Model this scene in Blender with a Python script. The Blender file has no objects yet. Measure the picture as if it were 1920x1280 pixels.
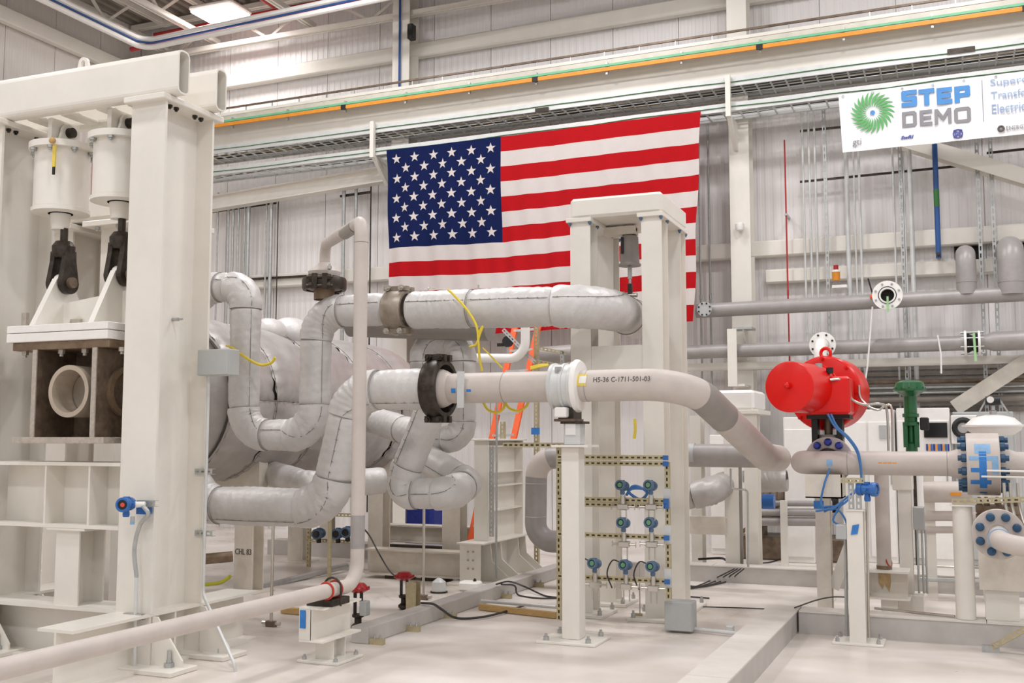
import bpy, math, random
from mathutils import Vector, Matrix
random.seed(7)
S = bpy.context.scene
COL = S.collection
PI = math.pi

# ---------------------------------------------------------------- camera, world, lights, exposure
cam_d = bpy.data.cameras.new('camera')
cam_d.sensor_width = 36.0
cam_d.lens = 2000.0 / 1920.0 * 36.0
cam_d.clip_end = 200
cam = bpy.data.objects.new('camera', cam_d)
COL.objects.link(cam)
cam.location = (0, 0, 1.6)
cam.rotation_euler = (math.radians(90 + 5.14), 0, math.radians(22.5))
S.camera = cam
W = bpy.data.worlds.new('hall_ambient'); S.world = W
W.use_nodes = True
W.node_tree.nodes['Background'].inputs[0].default_value = (1.0, 0.985, 1.0, 1)
W.node_tree.nodes['Background'].inputs[1].default_value = 0.66
S.view_settings.view_transform = 'Standard'
S.view_settings.look = 'None'
S.view_settings.exposure = 0.0
S.view_settings.gamma = 1.0
S.view_settings.use_curve_mapping = False

LAMPS = [(-11.72, 14.86), (-11.7, 8.0), (-11.7, 2.0), (-6.2, 10.6), (-6.2, 4.0), (-6.2, -2.5),
         (-0.6, 10.6), (-0.6, 4.0), (-0.6, -2.5), (5.0, 12.5), (5.0, 5.0), (5.0, -2.0),
         (-8.6, 12.7), (-4.2, 12.7), (0.4, 12.7)]  # this last row: unseen lamps added to brighten the upper back wall
LAMP_Z = 9.05
for (lx, ly) in LAMPS:
    ld = bpy.data.lights.new('high_bay_light', 'AREA')
    ld.shape = 'RECTANGLE'; ld.size = 0.85; ld.size_y = 0.55
    ld.energy = (95 if ly > 12.6 else 165) if ly < 14 else 42; ld.color = (1.0, 0.985, 1.0)
    lo = bpy.data.objects.new('high_bay_light', ld)
    lo.location = (lx, ly, LAMP_Z - 0.04)
    COL.objects.link(lo)

# ---------------------------------------------------------------- measuring helpers: a sight line met with a plane of the hall
_y, _p = math.radians(22.5), math.radians(5.14)
_F = Vector((-math.sin(_y) * math.cos(_p), math.cos(_y) * math.cos(_p), math.sin(_p)))
_R = Vector((math.cos(_y), math.sin(_y), 0))
_U = _R.cross(_F)
_C = Vector((0, 0, 1.6))
def at(x, y, X=None, Y=None, Z=None):
    r = _F + _R * ((x - 960) / 2000.0) - _U * ((y - 640) / 2000.0)
    t = (X / r.x) if X is not None else (Y / r.y) if Y is not None else ((Z - 1.6) / r.z)
    return _C + r * t
def V(*a): return Vector(a)

# ---------------------------------------------------------------- materials
def lin(c):
    return tuple(((v / 255.0) / 12.92 if v / 255.0 <= 0.04045 else ((v / 255.0 + 0.055) / 1.055) ** 2.4) for v in c) + (1.0,)
MATS = {}
def mat(name, rgb, rough=0.5, metal=0.0, var=0.06, scale=6.0, bump=0.0, bscale=60.0, emit=0.0, rgb2=None, coat=0.0, stretch=None, spec=None):
    m = bpy.data.materials.new(name); m.use_nodes = True
    nt = m.node_tree; n = nt.nodes; l = nt.links
    b = n['Principled BSDF']
    b.inputs['Roughness'].default_value = rough
    b.inputs['Metallic'].default_value = metal
    if spec is not None: b.inputs['Specular IOR Level'].default_value = spec
    if coat: b.inputs['Coat Weight'].default_value = coat
    tc = n.new('ShaderNodeTexCoord')
    src = tc.outputs['Object']
    if stretch:
        mp = n.new('ShaderNodeMapping'); mp.inputs['Scale'].default_value = stretch
        l.new(src, mp.inputs['Vector']); src = mp.outputs['Vector']
    no = n.new('ShaderNodeTexNoise'); no.inputs['Scale'].default_value = scale; no.inputs['Detail'].default_value = 5
    no.inputs['Roughness'].default_value = 0.66
    l.new(src, no.inputs['Vector'])
    rp = n.new('ShaderNodeValToRGB')
    c = lin(rgb)
    c2 = lin(rgb2) if rgb2 else tuple(v * (1 - var * 2.2) for v in c[:3]) + (1,)
    rp.color_ramp.elements[0].position = 0.3; rp.color_ramp.elements[1].position = 0.62
    rp.color_ramp.elements[0].color = c2; rp.color_ramp.elements[1].color = c
    l.new(no.outputs['Fac'], rp.inputs['Fac'])
    l.new(rp.outputs['Color'], b.inputs['Base Color'])
    if bump:
        n2 = n.new('ShaderNodeTexNoise'); n2.inputs['Scale'].default_value = bscale; n2.inputs['Detail'].default_value = 4
        l.new(src, n2.inputs['Vector'])
        bp = n.new('ShaderNodeBump'); bp.inputs['Strength'].default_value = bump; bp.inputs['Distance'].default_value = 0.01
        l.new(n2.outputs['Fac'], bp.inputs['Height']); l.new(bp.outputs['Normal'], b.inputs['Normal'])
    if emit:
        b.inputs['Emission Color'].default_value = c; b.inputs['Emission Strength'].default_value = emit
    MATS[name] = m
    return m
mat('cream_paint', (231, 226, 216), 0.38, var=0.03, scale=2.5, bump=0.02, bscale=90)
mat('cream_scuffed', (220, 212, 199), 0.42, var=0.07, scale=5)
mat('white_paint', (240, 237, 232), 0.4, var=0.03)
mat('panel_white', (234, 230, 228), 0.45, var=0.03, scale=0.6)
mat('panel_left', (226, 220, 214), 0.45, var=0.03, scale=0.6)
mat('pipe_beige', (200, 190, 182), 0.5, var=0.05, scale=5, bump=0.03)
mat('pipe_end', (188, 174, 156), 0.42, metal=0.15, var=0.1)
mat('pipe_grey', (164, 159, 156), 0.42, metal=0.15, var=0.08, scale=4)
mat('primer_grey', (150, 144, 138), 0.5, var=0.05)
mat('silver_fabric', (212, 209, 206), 0.45, metal=0.15, var=0.06, scale=3, bump=0.5, bscale=18)
mat('vessel_fabric', (180, 175, 171), 0.42, metal=0.22, var=0.08, scale=2.2, bump=0.6, bscale=9)
mat('seam_dark', (70, 64, 58), 0.7, var=0.2)
mat('lacing', (138, 132, 124), 0.6)
mat('dark_steel', (74, 66, 58), 0.4, metal=0.6, var=0.25, scale=12, rgb2=(44, 38, 33))
mat('brown_steel', (124, 107, 90), 0.42, metal=0.3, var=0.2, scale=9, rgb2=(84, 70, 56), bump=0.15)
mat('rust_bare', (142, 122, 100), 0.45, metal=0.4, var=0.15, scale=7, rgb2=(108, 88, 68), bump=0.1)
mat('bare_edge', (196, 186, 174), 0.4, metal=0.4, var=0.12, scale=30, bump=0.2)
mat('galvanised', (188, 190, 188), 0.38, metal=0.65, var=0.08, scale=14)
mat('galv_light', (212, 213, 211), 0.45, metal=0.2, var=0.05, scale=8)
mat('strut_zinc', (196, 184, 150), 0.4, metal=0.5, var=0.1, scale=20)
mat('stainless', (204, 198, 188), 0.28, metal=0.85, var=0.06)
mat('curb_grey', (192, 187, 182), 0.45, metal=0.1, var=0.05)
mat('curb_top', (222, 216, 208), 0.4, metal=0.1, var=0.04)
mat('box_grey', (178, 180, 178), 0.45, var=0.03)
mat('red_paint', (226, 20, 12), 0.3, var=0.05, scale=3, spec=.4)
mat('valve_red', (168, 24, 30), 0.35, var=0.1)
mat('pipe_red', (176, 44, 44), 0.4, var=0.06)
mat('band_red', (188, 52, 36), 0.45)
mat('blue_tx', (44, 104, 176), 0.35, var=0.05)
mat('blue_slate', (84, 112, 140), 0.4, var=0.08)
mat('blue_tape', (52, 128, 206), 0.6, var=0.08, scale=18)
mat('blue_tape_pale', (140, 182, 220), 0.6, var=0.12, scale=14)
mat('blue_nut', (36, 52, 150), 0.35, var=0.1)
mat('teal_nut', (34, 78, 112), 0.4, var=0.15)
mat('blue_wire', (66, 122, 184), 0.45)
mat('blue_conduit', (34, 78, 140), 0.4)
mat('blue_tarp', (30, 50, 150), 0.5, var=0.25, scale=20)
mat('green_paint', (22, 96, 50), 0.3, var=0.1, coat=0.3)
mat('green_strap', (158, 204, 146), 0.6)
mat('green_cap', (46, 110, 50), 0.5)
mat('orange_fg', (242, 98, 40), 0.5, var=0.05)
mat('orange_bar', (236, 152, 44), 0.5)
mat('green_bar', (120, 196, 150), 0.5)
mat('yellow_cord', (232, 208, 60), 0.5)
mat('yellow_strap', (206, 208, 60), 0.6)
mat('yellow_tag', (234, 206, 84), 0.5)
mat('black_rubber', (26, 25, 25), 0.5, var=0.1)
mat('black_cable', (48, 46, 44), 0.5)
mat('dark_void', (14, 12, 11), 0.8)
mat('glass_dark', (26, 24, 24), 0.12)
mat('lcd_green', (96, 150, 110), 0.3)
mat('red_display', (222, 80, 60), 0.3)
mat('wood', (196, 160, 104), 0.6, var=0.1, scale=12, stretch=(1, 8, 8))
mat('white_label', (236, 234, 230), 0.5, var=0.01)
mat('ink', (92, 86, 80), 0.6)
mat('rust_stain', (176, 138, 84), 0.55)
mat('amber', (214, 136, 36), 0.25)
mat('flag_red', (176, 20, 27), 0.85, var=0.03, bump=0.1, bscale=30, spec=.12)
mat('flag_white', (206, 197, 193), 0.85, spec=.12, var=0.02, bump=0.1, bscale=30)
mat('flag_blue', (18, 30, 74), 0.85, var=0.05, bump=0.1, bscale=30, spec=.12)
mat('banner_white', (240, 240, 242), 0.45, var=0.01)
mat('print_blue', (72, 140, 204), 0.5)
mat('print_paleblue', (150, 174, 204), 0.5)
mat('print_grey', (140, 138, 142), 0.5)
mat('print_green', (92, 170, 96), 0.5)
mat('print_navy', (74, 80, 160), 0.5)
mat('deck_dark', (150, 142, 132), 0.6, var=0.1)
mat('lamp_glow', (255, 252, 246), 0.5, emit=9.0)
mat('clamp_beige', (172, 160, 146), 0.4, metal=0.3, var=0.15, scale=6, rgb2=(132, 120, 106))
mat('strut_shade', (92, 84, 66), 0.5, metal=0.4)  # darkened zinc colour, paints the shade seen through the strut slots
mat('rust_pale', (196, 166, 120), 0.6, var=0.2, scale=14)
mat('floor_concrete', (228, 221, 215), 0.34, var=0.05, scale=0.7, rgb2=(214, 206, 198))

# ---------------------------------------------------------------- mesh builder
class MB:
    def __init__(s): s.v = []; s.f = []; s.mi = []; s.sm = []
    def add(s, vs, fs, m=0, smooth=False):
        o = len(s.v); s.v += [tuple(v) for v in vs]
        for f in fs: s.f.append(tuple(i + o for i in f)); s.mi.append(m); s.sm.append(smooth)
        return s
    def box(s, x0, x1, y0, y1, z0, z1, m=0):
        if x0 > x1: x0, x1 = x1, x0
        if y0 > y1: y0, y1 = y1, y0
        if z0 > z1: z0, z1 = z1, z0
        return s.add([(x0,y0,z0),(x1,y0,z0),(x1,y1,z0),(x0,y1,z0),(x0,y0,z1),(x1,y0,z1),(x1,y1,z1),(x0,y1,z1)],
                     [(0,3,2,1),(4,5,6,7),(0,1,5,4),(1,2,6,5),(2,3,7,6),(3,0,4,7)], m)
    def cbox(s, x0, x1, y0, y1, z0, z1, c=0.01, m=0):
        """box with chamfered edges"""
        xs, ys, zs = sorted((x0, x1)), sorted((y0, y1)), sorted((z0, z1))
        c = min(c, (xs[1]-xs[0])*.45, (ys[1]-ys[0])*.45, (zs[1]-zs[0])*.45)
        vs = []; idx = {}
        for i in (0, 1):
            for j in (0, 1):
                for k in (0, 1):
                    for a in range(3):
                        p = [xs[i], ys[j], zs[k]]; q = [i, j, k]
                        for b in range(3):
                            if b != a: p[b] += c if q[b] == 0 else -c
                        idx[(i, j, k, a)] = len(vs); vs.append(p)
        fs = []
        for a in range(3):
            b, d = (a + 1) % 3, (a + 2) % 3
            for e in (0, 1):
                loop = []
                for (u, w) in ((0, 0), (1, 0), (1, 1), (0, 1)):
                    q = [0, 0, 0]; q[a] = e; q[b] = u; q[d] = w
                    loop.append(idx[(q[0], q[1], q[2], a)])
                fs.append(tuple(loop if e else loop[::-1]))
        for a in range(3):
            b, d = (a + 1) % 3, (a + 2) % 3
            for u in (0, 1):
                for w in (0, 1):
                    q0 = [0, 0, 0]; q0[b] = u; q0[d] = w; q1 = q0[:]; q1[a] = 1
                    fs.append((idx[(*q0, b)], idx[(*q1, b)], idx[(*q1, d)], idx[(*q0, d)]))
        for i in (0, 1):
            for j in (0, 1):
                for k in (0, 1): fs.append((idx[(i,j,k,0)], idx[(i,j,k,1)], idx[(i,j,k,2)]))
        return s.add(vs, fs, m)
    def bar(s, a, b, w, h, up=(0, 0, 1), m=0):
        a, b = Vector(a), Vector(b); d = (b - a).normalized(); up = Vector(up)
        r = d.cross(up)
        if r.length < 1e-4: r = d.cross(Vector((0, 1, 0)))
        r.normalize(); u = r.cross(d)
        vs = [p + r * (w/2*i) + u * (h/2*j) for p in (a, b) for (i, j) in ((-1,-1),(1,-1),(1,1),(-1,1))]
        return s.add(vs, [(0,1,2,3),(7,6,5,4),(0,4,5,1),(1,5,6,2),(2,6,7,3),(3,7,4,0)], m)
    def ext(s, poly, a, b, up=(0, 0, 1), m=0):
        """2D outline (right, up) swept from a to b"""
        a, b = Vector(a), Vector(b); d = (b - a).normalized(); up = Vector(up)
        r = d.cross(up)
        if r.length < 1e-4: r = d.cross(Vector((0, 1, 0)))
        r.normalize(); u = r.cross(d); n = len(poly)
        vs = [p + r * x + u * y for p in (a, b) for (x, y) in poly]
        fs = [tuple(range(n)), tuple(range(2*n-1, n-1, -1))] + [(i, i+n, (i+1) % n + n, (i+1) % n) for i in range(n)]
        return s.add(vs, fs, m)
    def ibeam(s, a, b, h, w, tf=.014, tw=.01, up=(0, 0, 1), m=0):
        H, Wd, t = h/2, w/2, tw/2
        return s.ext([(-Wd,-H),(Wd,-H),(Wd,-H+tf),(t,-H+tf),(t,H-tf),(Wd,H-tf),(Wd,H),(-Wd,H),(-Wd,H-tf),(-t,H-tf),(-t,-H+tf),(-Wd,-H+tf)], a, b, up, m)
    def channel(s, a, b, w, h, t=.004, up=(0, 0, 1), m=0):
        """open at -up side"""
        Wd, H = w/2, h/2
        return s.ext([(-Wd,-H),(-Wd+t,-H),(-Wd+t,H-t),(Wd-t,H-t),(Wd-t,-H),(Wd,-H),(Wd,H),(-Wd,H)], a, b, up, m)
    def tubebox(s, a, b, w, h, t=.012, up=(0, 0, 1), m=0, rad=0.03):
        """hollow rounded rectangular tube, open ends"""
        a, b = Vector(a), Vector(b); d = (b - a).normalized(); up = Vector(up)
        r = d.cross(up).normalized(); u = r.cross(d)
        def ring(w, h, rad):
            o = []
            for (cx, cy, a0) in ((w/2-rad, h/2-rad, 0), (-w/2+rad, h/2-rad, 90), (-w/2+rad, -h/2+rad, 180), (w/2-rad, -h/2+rad, 270)):
                for k in range(5):
                    g = math.radians(a0 + k * 22.5); o.append((cx + rad*math.cos(g), cy + rad*math.sin(g)))
            return o
        ro, ri = ring(w, h, rad), ring(w-2*t, h-2*t, max(rad-t, .004)); n = len(ro)
        vs = [p + r*x + u*y for p in (a, b) for q in (ro, ri) for (x, y) in q]
        fs = []
        for i in range(n):
            j = (i+1) % n
            fs += [(i, j, j+2*n, i+2*n), (i+n, i+3*n, j+3*n, j+n), (i, i+n, j+n, j), (i+2*n, j+2*n, j+3*n, i+3*n)]
        return s.add(vs, fs, m)
    def lathe(s, prof, o, ax=(0, 0, 1), n=24, m=0, smooth=True, ref=None):
        """profile of (radius, distance along axis)"""
        o = Vector(o); ax = Vector(ax).normalized()
        r = Vector(ref) if ref else (ax.cross(Vector((0, 0, 1))) if abs(ax.z) < .9 else ax.cross(Vector((1, 0, 0))))
        r.normalize(); u = ax.cross(r)
        vs = []; fs = []; k = len(prof)
        for (rd, h) in prof:
            for i in range(n):
                g = 2*PI*i/n; vs.append(o + ax*h + (r*math.cos(g) + u*math.sin(g))*max(rd, 1e-5))
        for q in range(k-1):
            for i in range(n): fs.append((q*n+i, q*n+(i+1) % n, (q+1)*n+(i+1) % n, (q+1)*n+i))
        return s.add(vs, fs, m, smooth)
    def cyl(s, a, b, r, r2=None, n=16, m=0, caps=True):
        a, b = Vector(a), Vector(b); L = (b-a).length; r2 = r if r2 is None else r2
        pr = [(r, 0), (r2, L)]
        if caps: pr = [(0, 0), (r, 0), (r, 0), (r2, L), (r2, L), (0, L)]
        return s.lathe(pr, a, b-a, n, m)
    def hexbolt(s, p, ax, r, h, m=0):
        p = Vector(p); ax = Vector(ax).normalized()
        s.lathe([(0, 0), (r, 0), (r, h*.6), (0, h*.6)], p, ax, 6, m, smooth=False)
        return s.lathe([(r*.55, h*.6), (r*.55, h), (0, h)], p, ax, 8, m)
    def tube(s, pts, r, n=12, m=0, rf=None, caps=True, smooth=True):
        pts = [Vector(p) for p in pts]
        P = [pts[0]]
        for p in pts[1:]:
            if (p-P[-1]).length > 1e-5: P.append(p)
        pts = P; K = len(pts)
        T = []
        for i in range(K):
            a = pts[max(i-1, 0)]; b = pts[min(i+1, K-1)]; T.append((b-a).normalized())
        t = T[0]; r0 = t.cross(Vector((0, 0, 1)))
        if r0.length < 1e-3: r0 = Vector((1, 0, 0))
        r0.normalize(); L = 0.0; vs = []; fs = []
        for i in range(K):
            if i:
                L += (pts[i]-pts[i-1]).length
                q = T[i-1].rotation_difference(T[i]); r0 = q @ r0
                r0 = (r0 - T[i]*r0.dot(T[i])).normalized()
            u = T[i].cross(r0)
            for k in range(n):
                g = 2*PI*k/n; rr = r if rf is None else rf(L, g, i)
                vs.append(pts[i] + (r0*math.cos(g) + u*math.sin(g))*rr)
        for i in range(K-1):
            for k in range(n): fs.append((i*n+k, i*n+(k+1) % n, (i+1)*n+(k+1) % n, (i+1)*n+k))
        s.add(vs, fs, m, smooth)
        if caps:
            s.add([vs[k] for k in range(n)], [tuple(range(n-1, -1, -1))], m)
            s.add([vs[(K-1)*n+k] for k in range(n)], [tuple(range(n))], m)
        return s
    def poly(s, pts, th, nrm, m=0):
        """planar polygon given thickness along nrm"""
        nv = Vector(nrm).normalized()*th; n = len(pts)
        vs = [Vector(p) for p in pts] + [Vector(p)+nv for p in pts]
        return s.add(vs, [tuple(range(n-1, -1, -1)), tuple(range(n, 2*n))] + [(i, (i+1) % n, (i+1) % n+n, i+n) for i in range(n)], m)
    def sphere(s, c, r, n=12, m=0, sc=(1, 1, 1)):
        c = Vector(c); k = max(6, n//2+1); vs = []; fs = []
        for i in range(k+1):
            th = PI*i/k
            for j in range(n):
                g = 2*PI*j/n; vs.append((c.x+r*sc[0]*math.sin(th)*math.cos(g), c.y+r*sc[1]*math.sin(th)*math.sin(g), c.z+r*sc[2]*math.cos(th)))
        for i in range(k):
            for j in range(n): fs.append((i*n+j, (i+1)*n+j, (i+1)*n+(j+1) % n, i*n+(j+1) % n))
        return s.add(vs, fs, m, True)
    def torus(s, c, ax, R, r, n=24, k=8, m=0):
        return s.lathe([(R + r*math.cos(2*PI*i/k), r*math.sin(2*PI*i/k)) for i in range(k+1)], c, ax, n, m)
    def strut(s, a, b, up, w=.041, d=.041, pitch=.05, slot=.028, sw=.014, m=0, back=False):
        """slotted strut channel; the slotted face looks along up"""
        a, b = Vector(a), Vector(b); D = (b-a); L = D.length; D.normalize(); up = Vector(up)
        r = D.cross(up).normalized(); u = r.cross(D); t = .0025
        for sg in (-1, 1): s.bar(a + r*sg*(w/2-t/2), b + r*sg*(w/2-t/2), t, d, u, m)
        f = u*(d/2)
        if back: s.bar(a+u*(d/2-.012), b+u*(d/2-.012), w-.006, t, u, 1)  # strip behind the slots, coloured as the shaded channel interior
        for sg in (-1, 1):
            e = (w/2+sw/2)/2; s.bar(a+f+r*sg*e, b+f+r*sg*e, w/2-sw/2, t, u, m)
        k = int(L/pitch)
        for i in range(k+1):
            c0 = max(0, i*pitch-(pitch-slot)/2); c1 = min(L, i*pitch+(pitch-slot)/2)
            if c1 > c0: s.bar(a+f+D*c0, a+f+D*c1, sw, t, u, m)
        return s
    def build(s, name, mats, parent=None, loc=None, kind=None, sharp=35):
        me = bpy.data.meshes.new(name)
        if loc is None:
            if parent is not None: loc = wloc(parent)
            else:
                xs = [v[0] for v in s.v]; ys = [v[1] for v in s.v]; zs = [v[2] for v in s.v]
                loc = Vector(((min(xs)+max(xs))/2, (min(ys)+max(ys))/2, min(zs)))
        loc = Vector(loc)
        me.from_pydata([(v[0]-loc.x, v[1]-loc.y, v[2]-loc.z) for v in s.v], [], s.f)
        if not isinstance(mats, (list, tuple)): mats = [mats]
        for mm in mats: me.materials.append(MATS[mm] if isinstance(mm, str) else mm)
        me.polygons.foreach_set('material_index', s.mi)
        me.polygons.foreach_set('use_smooth', s.sm)
        me.update()
        if any(s.sm): me.set_sharp_from_angle(angle=math.radians(sharp))
        o = bpy.data.objects.new(name, me); COL.objects.link(o)
        if parent is not None:
            o.parent = parent; o.location = loc - wloc(parent)
        else: o.location = loc
        if kind: o['kind'] = kind
        return o
def wloc(o):
    p = Vector(o.location)
    while o.parent: o = o.parent; p += Vector(o.location)
    return p
def tag(o, label, cat, group=None):
    o['label'] = label; o['category'] = cat
    if group: o['group'] = group
    return o
def thing(name, label, cat, loc, group=None):
    o = bpy.data.objects.new(name, None); COL.objects.link(o); o.location = loc
    o.empty_display_size = .1
    return tag(o, label, cat, group)
def copy_tree(root, loc, label=None, group=None, rz=None):
    r = root.copy(); COL.objects.link(r); r.location = loc
    if rz is not None: r.rotation_euler = (0, 0, rz)
    if label: r['label'] = label
    if group: r['group'] = group
    def rec(src, dst):
        for ch in list(src.children):
            c = ch.copy(); COL.objects.link(c); c.parent = dst; rec(ch, c)
    rec(root, r)
    return r
def bend(pts, R, n=8):
    """polyline with rounded corners; R number or list per inner corner"""
    pts = [Vector(p) for p in pts]; out = [pts[0]]
    for i in range(1, len(pts)-1):
        a, b, c = pts[i-1], pts[i], pts[i+1]; rr = R[i-1] if isinstance(R, (list, tuple)) else R
        u = (a-b).normalized(); w = (c-b).normalized(); ang = u.angle(w)
        if ang > PI-.02: out.append(b); continue
        d = min(rr/math.tan(ang/2), (a-b).length*.49, (c-b).length*.49); rr = d*math.tan(ang/2)
        ctr = b + (u+w).normalized()*(rr/math.sin(ang/2))
        p0 = b+u*d; p1 = b+w*d; v0 = p0-ctr; v1 = p1-ctr; tot = v0.angle(v1); axn = v0.cross(v1).normalized()
        for k in range(n+1): out.append(ctr + Matrix.Rotation(tot*k/n, 3, axn) @ v0)
    out.append(pts[-1]); return out
def resample(pts, step):
    pts = [Vector(p) for p in pts]; L = [0]
    for i in range(1, len(pts)): L.append(L[-1]+(pts[i]-pts[i-1]).length)
    n = max(2, int(L[-1]/step)); out = []; j = 0
    for k in range(n+1):
        d = L[-1]*k/n
        while j < len(pts)-2 and L[j+1] < d: j += 1
        sgm = L[j+1]-L[j]; out.append(pts[j].lerp(pts[j+1], (d-L[j])/sgm if sgm > 1e-9 else 0))
    return out
def spline(pts, n=10):
    pts = [Vector(p) for p in pts]; q = [pts[0]*2-pts[1]]+pts+[pts[-1]*2-pts[-2]]; out = []
    for i in range(1, len(q)-2):
        for k in range(n):
            t = k/n; a, b, c, d = q[i-1], q[i], q[i+1], q[i+2]
            out.append(.5*((2*b)+(c-a)*t+(2*a-5*b+4*c-d)*t*t+(3*b-a-3*c+d)*t**3))
    out.append(pts[-1]); return out
def text(s, name, p, size, m, parent, ext=.002, rx=PI/2, bold=0.0, rz=0, w=None, h=None, shear=0.0, center=False, tilt=0.0):
    """lettering as a mesh; p is the lower left corner (or the middle); fitted to width w and height h when given"""
    cu = bpy.data.curves.new(name, 'FONT'); cu.body = s; cu.size = size; cu.extrude = ext; cu.offset = bold; cu.shear = shear; cu.resolution_u = 3
    o = bpy.data.objects.new(name, cu); COL.objects.link(o)
    bpy.context.view_layer.update()
    me = bpy.data.meshes.new_from_object(o.evaluated_get(bpy.context.evaluated_depsgraph_get()))
    bpy.data.objects.remove(o); bpy.data.curves.remove(cu)
    xs = [v.co.x for v in me.vertices]; ys = [v.co.y for v in me.vertices]
    x0, x1, y0, y1 = min(xs), max(xs), min(ys), max(ys)
    kx = w/(x1-x0) if w else 1; ky = h/(y1-y0) if h else kx
    ox = (x0+x1)/2 if center else x0; oy = (y0+y1)/2 if center else y0
    M = Matrix.Rotation(rz, 3, 'Z') @ Matrix.Rotation(rx, 3, 'X')
    for v in me.vertices:
        a = (v.co.x-ox)*kx; b = (v.co.y-oy)*ky+a*tilt
        v.co = M @ Vector((a, b, v.co.z))
    me.materials.clear(); me.materials.append(MATS[m])
    o = bpy.data.objects.new(name, me); COL.objects.link(o)
    o.parent = parent; o.location = Vector(p) - wloc(parent)
    return o
def single(mb, name, mats, label, cat, group=None):
    return tag(mb.build(name, mats), label, cat, group)
def conduit(name, pts, r, m, label, cat='conduit', group=None, n=10):
    return single(MB().tube(pts, r, n), name, m, label, cat, group)
# ================================================================ THE HALL
YW, XW = 16.0, -14.5            # inner faces of the back and the left wall
fl = MB().box(-18, 9, -9, 17, -.2, 0).build('floor', 'floor_concrete'); fl['kind'] = 'structure'
# give the concrete faint dark swirls and joints of wear
_m = MATS['floor_concrete']; _n = _m.node_tree.nodes; _l = _m.node_tree.links
_w = _n.new('ShaderNodeTexNoise'); _w.inputs['Scale'].default_value = 1.1; _w.inputs['Detail'].default_value = 7; _w.inputs['Distortion'].default_value = .5
_mp = _n.new('ShaderNodeMapping'); _mp.inputs['Scale'].default_value = (.7, 1.2, 1)
_l.new(_n['Texture Coordinate'].outputs['Object'], _mp.inputs['Vector']); _l.new(_mp.outputs['Vector'], _w.inputs['Vector'])
_rr = _n.new('ShaderNodeMapRange'); _rr.inputs['From Min'].default_value = .35; _rr.inputs['From Max'].default_value = .7
_rr.inputs['To Min'].default_value = .26; _rr.inputs['To Max'].default_value = .48
_l.new(_w.outputs['Fac'], _rr.inputs['Value']); _l.new(_rr.outputs['Result'], _n['Principled BSDF'].inputs['Roughness'])
_mx = _n.new('ShaderNodeMixRGB'); _mx.blend_type = 'MULTIPLY'; _mx.inputs['Fac'].default_value = .6
_r2 = _n.new('ShaderNodeValToRGB'); _r2.color_ramp.elements[0].position = .30; _r2.color_ramp.elements[0].color = (.74, .69, .61, 1)
_r2.color_ramp.elements[1].position = .62; _r2.color_ramp.elements[1].color = (1, 1, 1, 1)
_l.new(_w.outputs['Fac'], _r2.inputs['Fac']); _l.new(_n['Color Ramp'].outputs['Color'], _mx.inputs['Color1']); _l.new(_r2.outputs['Color'], _mx.inputs['Color2'])
_l.new(_mx.outputs['Color'], _n['Principled BSDF'].inputs['Base Color'])

def wall_panel(horizontal_span, h0, h1, depth_axis):
    """ribbed insulated metal panel: profile across the width, extruded upward"""
    w = horizontal_span; pr = []; k = 9; d = .006
    pr.append((.006, .03)); pr.append((.006, 0))
    for i in range(k):
        x0 = .006 + (w-.012)*(i+.18)/k; x1 = .006+(w-.012)*(i+.30)/k; x2 = .006+(w-.012)*(i+.70)/k; x3 = .006+(w-.012)*(i+.82)/k
        pr += [(x0, 0), (x1, d), (x2, d), (x3, 0)]
    pr.append((w-.006, 0)); pr.append((w-.006, .03))
    return pr
PW = 1.07
wb = MB().box(XW-.3, 6.5, YW+.03, YW+.2, 0, 9.8).build('wall_back', 'panel_white'); wb['kind'] = 'structure'
def panel_mesh(w, h, mname, flip):
    pr = wall_panel(w, 0, h, 0); vs = [(x, y, 0) for x, y in pr] + [(x, y, h) for x, y in pr]; n = len(pr)
    if flip: vs = [(-y, x, z) for x, y, z in vs]
    me = bpy.data.meshes.new('panel'); fs = [(i, i+1, i+1+n, i+n) for i in range(n-1)]
    if flip: fs = [tuple(reversed(f)) for f in fs]
    me.from_pydata(vs, [], fs); me.materials.append(MATS[mname]); return me
pmesh = panel_mesh(PW, 9.55, 'panel_white', False)
x = XW
while x < 5.6:
    o = bpy.data.objects.new('panel', pmesh); COL.objects.link(o); o.parent = wb; o.location = V(x, YW, 0) - wloc(wb); x += PW
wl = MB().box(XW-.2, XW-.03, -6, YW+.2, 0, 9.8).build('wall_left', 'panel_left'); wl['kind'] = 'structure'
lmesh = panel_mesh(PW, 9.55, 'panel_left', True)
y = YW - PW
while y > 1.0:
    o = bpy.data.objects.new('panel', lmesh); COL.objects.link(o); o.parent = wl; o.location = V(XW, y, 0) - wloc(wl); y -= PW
# girts
def girt(parent, a, b, h=.2, w=.16):
    MB().ext([(-w/2+.02, -h/2), (w/2-.02, -h/2), (w/2, -h/2+.02), (w/2, h/2-.02), (w/2-.02, h/2), (-w/2+.02, h/2), (-w/2, h/2-.02), (-w/2, -h/2+.02)], a, b).build('girt', 'cream_paint', parent)
girt(wb, (XW, YW-.11, 8.17), (5.6, YW-.11, 8.36), .25)
girt(wb, (XW, YW-.11, 4.40), (5.6, YW-.11, 4.36), .24)
girt(wb, (XW, YW-.11, 3.93), (5.6, YW-.11, 3.87), .22) if False else None
girt(wl, (XW+.11, YW, 8.6), (XW+.11, 0, 8.6), .26)
girt(wl, (XW+.11, YW, 4.4), (XW+.11, 0, 4.4), .24)
girt(wb, (-2.5, YW-.11, 3.96), (5.6, YW-.11, 3.9), .2)
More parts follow.
